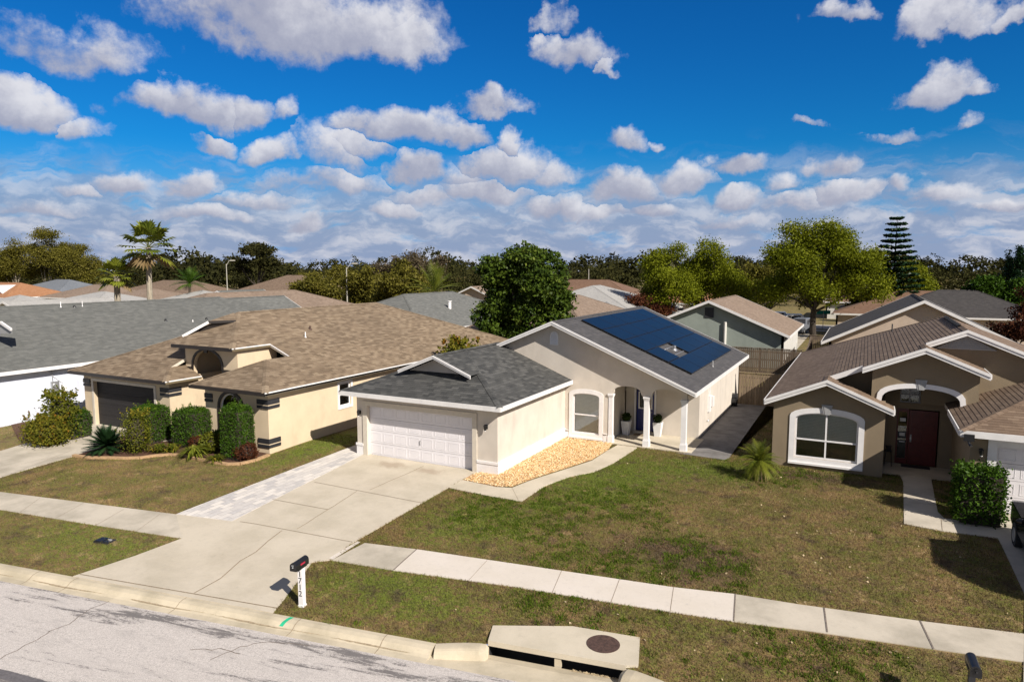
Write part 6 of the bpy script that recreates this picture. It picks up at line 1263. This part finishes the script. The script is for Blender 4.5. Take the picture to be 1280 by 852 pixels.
hedge('shrub', 'dark green low filler bush between the two right clipped shrubs', PT(276, 561), (.8, .8, .85), 'leaf_hedge', .05, 1800, 0, .1, shape='ball')
hedge('shrub', 'small brown bush behind the variegated plant', PT(247, 562), (.7, .6, .6), 'leaf_red', .045, 1200, 0, .12, shape='ball')
hedge('shrub', 'variegated cream and green plant left of the tall clipped shrub', PT(264, 566), (.9, .75, .85), 'leaf_yel', .08, 1300, 0, .14, shape='ball')
hedge('shrub', 'large yellow and orange tinged shrub against the white wall', PT(60, 556), (1.7, 1.4, 1.25), 'leaf_fire', .065, 6500, 14, .24, shape='ball')
hedge('shrub', 'taller spiky green top of shrubbery behind the orange tinged shrub', (PT(62, 552)[0], PT(62, 552)[1] + .6, -.1), (1.75, 1.1, 2.05), 'leaf_yel', .075, 4200, 34, .26, shape='ball')
hedge('clipped_hedge', 'boxy dark green bush between the orange shrub and the garage pier', PT(94, 546), (1.25, 1.1, 1.25), 'leaf_hedge', .042, 7000, 2)
hedge('clipped_hedge', 'rounded glossy green bush beside the garage door of the brown house', PT(1221, 651), (1.22, 1.15, 1.66), 'leaf_hedge', .06, 8500, 0, .13)
hedge('shrub', 'orange and green leafy plant poking up behind the left edge of the dark garage roof', (-20.6, 33.4, 0), (2.3, 2.0, 3.75), 'leaf_fire', .14, 3600, 10, .14, shape='ball')
def strap(label, loc, n, L, lm='leaf_yel', w=.03):
    r = empty('strap_leaf_plant', loc, label, 'plant', 'strappy plants in the mulch bed'); g = MB()
    for i in range(n):
        a = random.uniform(0, 6.28); e = R(random.uniform(25, 80)); d = Vector((math.cos(e) * math.cos(a), math.cos(e) * math.sin(a), math.sin(e))); sd = Vector((-math.sin(a), math.cos(a), 0)) * w; b = Vector((random.gauss(0, .08), random.gauss(0, .08), .02)); m = b + d * L * .6; t = m + (d + Vector((0, 0, -1.0))).normalized() * L * .5; g.add([b - sd * .5, b + sd * .5, m + sd, m - sd, t], [(0, 1, 2, 3), (3, 2, 4)], None, 0, random.random())
    g.build('leaves', M[lm], r)
strap('yellow-green strappy plant, leftmost of the low row, by the stepping stones', PT(200, 566), 60, .65); strap('yellow-green strappy plant in the middle of the low row', PT(216, 565), 60, .6); strap('largest arching strappy plant, in front of the second clipped shrub', PT(243, 572), 110, .85, 'leaf_palm'); strap('small upright strappy tuft at the edge in front of the variegated plant', PT(269, 578), 70, .5)

# ================================================================== loose objects
def text_obj(name, ch, loc, size, rot, par, m):
    c = bpy.data.curves.new(name, 'FONT'); c.body = ch; c.size = size; c.extrude = .003; c.align_x = 'CENTER'; c.materials.append(m); o = bpy.data.objects.new('text_source', c); COL.objects.link(o); o.parent = par; o.location = loc; o.rotation_euler = rot
    bpy.context.view_layer.update(); me = bpy.data.meshes.new_from_object(o); q = bpy.data.objects.new(name, me); COL.objects.link(q); q.parent = par; q.location = loc; q.rotation_euler = rot; bpy.data.objects.remove(o); return q
def mailbox(label, loc, rz, post, nums, box_z, ph, pw=.105):
    r = empty('mailbox', loc, label, 'mailbox', None, rz); mb = MB()          # local -Y towards the street
    mb.box(-pw / 2, pw / 2, -pw / 2, pw / 2, -.1, ph); mb.box(-pw / 2 - .012, pw / 2 + .012, -pw / 2 - .012, pw / 2 + .012, -.05, .05) if nums else None
    po = mb.build('post', post, r); L0, L1 = -.30, .20; w, h = .088, .115; prof = [(-w, 0), (w, 0), (w, h)] + [(w * math.cos(math.pi * i / 12), h + w * math.sin(math.pi * i / 12)) for i in range(1, 12)] + [(-w, h)]; k = len(prof)
    mb = MB(); mb.add([(x, L0, box_z + z) for x, z in prof] + [(x, L1, box_z + z) for x, z in prof], [tuple(range(k)), tuple(range(k, 2 * k))[::-1]] + [(i, i + k, (i + 1) % k + k, (i + 1) % k) for i in range(k)]); mb.build('box', M['black'], r)
    mb = MB(); mb.add([(x * 1.05, L0 - .018, box_z + z * 1.03) for x, z in prof] + [(x * 1.05, L0 + .03, box_z + z * 1.03) for x, z in prof], [tuple(range(k)), tuple(range(k, 2 * k))[::-1]] + [(i, i + k, (i + 1) % k + k, (i + 1) % k) for i in range(k)]); dr_ = mb.build('door', M['black'], r)
    mb = MB(); mb.box(-.025, .025, L0 - .045, L0 - .018, box_z + h + .02, box_z + h + .05); mb.ell((0, L0 - .03, box_z + .1), .02, .02, .02); mb.build('handle', M['metal'] if nums else M['black'], dr_)
    mb = MB(); mb.box(w + .002, w + .012, -.14, .03, box_z + .09, box_z + .13) if nums else mb.box(-w - .012, -w - .002, -.16, .0, box_z + .05, box_z + .075); mb.build('flag', M['red'] if nums else M['black'], r)
    mb = MB(); mb.box(-.07, .07, -.22, .14, box_z - .03, box_z - .001); mb.build('bracket', M['black'], r)
    for i, ch in enumerate(nums): text_obj('number', ch, (0, -pw / 2 - .003, ph - .22 - i * .165), .20, (R(90), 0, 0), po, M['black'])
    return r
p = T(378, 757); mailbox('black mailbox with a red flag on a white post numbered 1712', (p[0], p[1], zg(p[1])), SANG, M['white'], '1712', 1.02, 1.0, .125)
q = G(1212, 821, .78); mailbox('black mailbox at the bottom right edge of the photo, cut off by the frame', (q.x + .02, q.y - .24, -.3), SANG * .3, M['charcoal'], '', 1.0, .98)
x, y = T(132, 676); mbx = empty('meter_lid', (x, y, -.36), 'black water meter lid with a broken pale edge in the left verge lawn', 'meter lid', None, SANG)
mb = MB(); mb.box(-.30, .26, -.17, .17, .0, .035); mb.build('frame', M['charcoal'], mbx); mb = MB(); mb.box(-.28, .0, -.15, .15, .036, .06); mb.box(.02, .24, -.13, .02, .036, .05); mb.build('lid', M['black'], mbx); mb = MB(); mb.box(.02, .16, .06, .1, .037, .055); mb.box(.14, .22, -.02, .03, .051, .062); mb.build('broken_edge', M['grey_trim'], mbx)
# hose reel cart by the side wall
x, y = T(921, 508); hr = empty('hose_reel', (x - .15, y, .03), 'black hose reel cart against the side wall at the end of the stained path', 'hose reel')
mb = MB(); mb.cyl((-.12, 0, .25), (.12, 0, .25), .24, n=18); mb.cyl((-.15, 0, .25), (-.12, 0, .25), .27, n=18); mb.cyl((.12, 0, .25), (.15, 0, .25), .27, n=18); mb.build('reel', M['black'], hr)
mb = MB()
for s_ in (-.17, .17): mb.cyl((s_, -.1, 0), (s_, .05, .72), .02, n=6)
mb.cyl((-.17, .05, .72), (.17, .05, .72), .02, n=6); mb.box(-.13, .13, -.06, .14, .5, .68); mb.build('frame', M['charcoal'], hr)
# street lamps and poles
def street_lamp(label, px, D, H, arm=1.6, direction=1):
    x, y = at(px, D); r = empty('street_lamp', (x, y, 0), label, 'street lamp', 'street lamps and poles behind the roofs', YAW); mb = MB(); mb.cyl((0, 0, 0), (0, 0, H), .12, .07, 8); mb.build('pole', M['pole'], r)
    if arm: mb = MB(); mb.cyl((0, 0, H - .3), (arm * .6 * direction, 0, H + .5), .05, n=6); mb.cyl((arm * .6 * direction, 0, H + .5), (arm * direction, 0, H + .6), .05, n=6); mb.build('arm', M['pole'], r); mb = MB(); mb.box(arm * direction - .1, arm * direction + .7 * direction, -.15, .15, H + .5, H + .68) if direction > 0 else mb.box(arm * direction - .7, arm * direction + .1, -.15, .15, H + .5, H + .68); mb.build('lamp_head', M['pole'], r)
street_lamp('pale street lamp with a curved arm standing among the olive bushes', 433, 104, 8.0, 1.0)
street_lamp('thin pale pole with a lamp arm left of the skyline oak, above the brown roofs', 283, 118, 8.6, .8); street_lamp('short plain grey pole just right of the dark leafy tree', 736, 140, 7.7, 0)
x, y = at(1032, 90); sg = empty('street_sign', (x, y, 0), 'small green sign on a post behind the thick tree trunk', 'sign', None, YAW); mb = MB(); mb.cyl((0, 0, 0), (0, 0, 2.4), .04, n=6); mb.build('post', M['metal'], sg); mb = MB(); mb.box(-.9, .9, -.02, .02, 1.9, 2.4); mb.build('panel', plain('sign_green', (.0, .22, .15), .5), sg)

# ================================================================== sky, sun, camera
SUNV = Vector((.735, -.335, .592)).normalized(); EL = math.asin(SUNV.z); AZ = math.atan2(SUNV.x, SUNV.y)
w = bpy.data.worlds.new('World'); SC.world = w; w.use_nodes = True; nt = w.node_tree; nt.nodes.clear(); N = NT(nt)
sky = N('TexSky', out=None); sky.sky_type = 'NISHITA'; sky.sun_disc = False; sky.sun_elevation = EL; sky.sun_rotation = AZ; sky.air_density = 1.0; sky.dust_density = .2; sky.ozone_density = 2.2; sky.altitude = 0
WSTR = .066
D_ = N('TexCoord', out=0); dx = N.vm('DOT_PRODUCT', D_, tuple(RT)); F0 = (-math.sin(YAW), math.cos(YAW), 0)
def vdot(a, b): n = N('VectorMath', 'DOT_PRODUCT', out=1, i0=a, i1=b); return n
ax_, ay_ = vdot(D_, tuple(RT)), vdot(D_, F0); az = N.math('ARCTAN2', ax_, ay_); el = N.math('ARCSINE', vdot(D_, (0, 0, 1)))
P0 = N('CombineXYZ', X=az, Y=el)
base = N.mix(1.0, N('HueSaturation', Hue=.505, Saturation=1.25, Value=1.0, Fac=1.0, Color=sky.outputs[0]), (.06, .61, 1.02), 'MULTIPLY')
n1 = N('TexNoise', out=None, Vector=P0, Scale=9.0, Detail=7.0, Roughness=.58); n2 = N('TexNoise', out=None, Vector=P0, Scale=38.0, Detail=7.0, Roughness=.66)
amp = N.math('ADD', N.math('MULTIPLY', el, .30), .045)
w1 = N('VectorMath', 'SCALE', Scale=amp, i0=N.vm('SUBTRACT', n1.outputs[1], (.5, .5, .5))); PW = N.vm('ADD', P0, N.vm('MULTIPLY', w1, (1.5, 1.0, 0)))
CL = [(390, 28, 185, 72, 1), (500, 50, 70, 50, .9), (90, 60, 115, 44, .55), (30, 132, 85, 42, 1), (95, 160, 50, 22, .6), (250, 138, 98, 32, .9), (310, 140, 45, 28, .9), (367, 143, 18, 26, .45), (270, 178, 40, 20, .9), (345, 192, 38, 20, .8), (160, 232, 42, 19, .9), (110, 240, 30, 12, .5),
      (250, 230, 38, 21, 1), (510, 163, 85, 34, .95), (575, 172, 40, 26, .9), (613, 137, 50, 18, .8), (430, 200, 50, 45, .5), (415, 232, 90, 20, .6), (518, 218, 40, 26, 1), (632, 215, 66, 42, 1), (640, 182, 22, 22, .9), (600, 245, 80, 20, .8), (380, 275, 28, 17, .9), (262, 270, 60, 16, .7), (500, 262, 40, 14, .7),
      (722, 62, 58, 34, .8), (690, 20, 13, 26, .35), (765, 78, 22, 16, .6), (778, 176, 38, 24, .75), (832, 180, 12, 7, .35), (1047, 18, 45, 22, .7), (1185, 26, 88, 30, .85), (1275, 12, 30, 18, .8), (1172, 105, 55, 34, .9), (1225, 105, 32, 18, .7), (1010, 160, 19, 9, .5), (1112, 172, 22, 10, .5), (1222, 156, 18, 13, .4),
      (925, 213, 36, 21, .9), (925, 250, 33, 17, 1), (855, 228, 42, 26, 1), (780, 240, 50, 28, 1), (810, 265, 40, 15, .7), (1045, 215, 30, 17, .8), (1060, 248, 52, 22, 1), (1115, 238, 20, 15, .7), (1190, 245, 55, 18, .6), (1262, 257, 28, 10, .8), (700, 262, 50, 18, .8), (1000, 255, 50, 14, .6), (590, 232, 60, 26, .6), (545, 250, 60, 18, .6), (690, 225, 34, 26, .7), (460, 190, 40, 26, .6), (745, 268, 50, 14, .6), (905, 275, 50, 12, .6), (980, 235, 30, 14, .5), (330, 250, 60, 14, .5), (60, 262, 60, 12, .5)]
Fm = None; Qm = None
for (cx, cy, rx_, ry_, a) in CL:
    d = ray(cx, cy).normalized(); a0_ = math.atan2(d.dot(RT), d.dot(Vector(F0))); e0_ = math.asin(d.z)
    d2 = ray(cx + rx_, cy).normalized(); ra = abs(math.atan2(d2.dot(RT), d2.dot(Vector(F0))) - a0_); d3 = ray(cx, cy - ry_).normalized(); rb = abs(math.asin(d3.z) - e0_)
    q = N.vm('MULTIPLY', N.vm('SUBTRACT', PW, (a0_, e0_, 0)), (1 / ra, 1 / rb, 0)); r2 = vdot(q, q); f = N.math('MULTIPLY_ADD', r2, -a, a)
    if Fm is None: Fm, Qm = f, q
    else:
        g = N.math('GREATER_THAN', f, Fm); n = nt.nodes.new('ShaderNodeMix'); n.data_type = 'VECTOR'; nt.links.new(g, n.inputs[0]); nt.links.new(Qm, n.inputs[4]); nt.links.new(q, n.inputs[5]); Qm = n.outputs[1]; Fm = N.math('MAXIMUM', f, Fm)
qy = vdot(Qm, (0, 1, 0)); qx = vdot(Qm, (1, 0, 0))
nn = N.math('SUBTRACT', n2.outputs[0], .5); n1f = N.math('SUBTRACT', n1.outputs[0], .5)
dens = N.math('ADD', N.math('ADD', Fm, N.math('MULTIPLY', qy, .10)), N.math('ADD', N.math('MULTIPLY', nn, 1.25), N.math('MULTIPLY', n1f, 1.1))); dens = N.math('SUBTRACT', dens, N.math('MULTIPLY', N.math('MAXIMUM', N.math('SUBTRACT', N.math('MULTIPLY', qy, -1.0), .22), 0.0), 1.3))
cov = N.ss(dens, -.16, .72)
lit = N.ss(N.math('ADD', N.math('ADD', N.math('MULTIPLY', qy, .75), N.math('MULTIPLY', qx, .22)), N.math('ADD', N.math('MULTIPLY', nn, 1.0), N.math('MULTIPLY', n1f, 2.0))), -.45, .95)
ccol = N.mix(lit, (4.1, 4.3, 5.5), (8.5, 8.5, 9.0))
# layered low cloud towards the horizon
st_ = N.vm('MULTIPLY', PW, (8.0, 34.0, 1.0)); ln = N('TexNoise', Vector=st_, Scale=1.0, Detail=6.0, Roughness=.6, Distortion=.3)
bandm = N.ss(el, .19, .05); lb = N.ss(N.math('ADD', ln, N.math('MULTIPLY', bandm, .25)), .53, .70)
band_col = N.mix(N.ss(N.noise(1.0, 5, .6, N.vm('MULTIPLY', PW, (14.0, 40.0, 1.0))), .42, .66), (3.2, 3.9, 5.6), (7.0, 7.0, 7.7))
haze = N.mix(N.ss(el, .17, .0), base, (2.3, 3.9, 7.0))
c1 = N.mix(N.math('MULTIPLY', N.math('MULTIPLY', lb, bandm), .84), haze, band_col)
front_m = N.math('GREATER_THAN', ay_, 0.05)
c2 = N.mix(N.math('MULTIPLY', N.math('MULTIPLY', cov, .96), front_m), c1, ccol)
gn = N.noise(2.6, 6, .6, D_); away = N.math('SUBTRACT', 1.0, N.math('MULTIPLY', front_m, N.ss(el, .62, .45)))
c3 = N.mix(N.math('MULTIPLY', N.math('MULTIPLY', N.ss(gn, .40, .54), away), .95), c2, (3.1, 3.0, 2.95))  # neutral cloud cover out of view, added to make the fill light less blue
bg = N('Background', Color=c3, Strength=WSTR); o_ = nt.nodes.new('ShaderNodeOutputWorld'); nt.links.new(bg, o_.inputs[0])
w.cycles.sampling_method = 'MANUAL'; w.cycles.sample_map_resolution = 512
sl_ = bpy.data.lights.new('sun', 'SUN'); sl_.energy = 5.0; sl_.angle = R(.53); sl_.color = (1, .93, .84); so = bpy.data.objects.new('sun', sl_); COL.objects.link(so); so.rotation_euler = SUNV.to_track_quat('Z', 'Y').to_euler(); so.location = (20, -10, 30)
cd = bpy.data.cameras.new('camera'); cam = bpy.data.objects.new('camera', cd); COL.objects.link(cam); cam.location = CAM; cam.rotation_euler = (math.pi / 2 - PITCH, 0, YAW); cd.sensor_width = 36; cd.lens = FPX / 1280 * 36; cd.clip_end = 5000; cd.clip_start = .1; SC.camera = cam
SC.view_settings.view_transform = 'Standard'; SC.view_settings.look = 'None'; SC.view_settings.gamma = 1; SC.view_settings.exposure = .47
SC.cycles.use_denoising = True; SC.cycles.max_bounces = 6; SC.cycles.diffuse_bounces = 2; SC.cycles.glossy_bounces = 3; SC.cycles.transparent_max_bounces = 8; SC.cycles.sample_clamp_indirect = 6
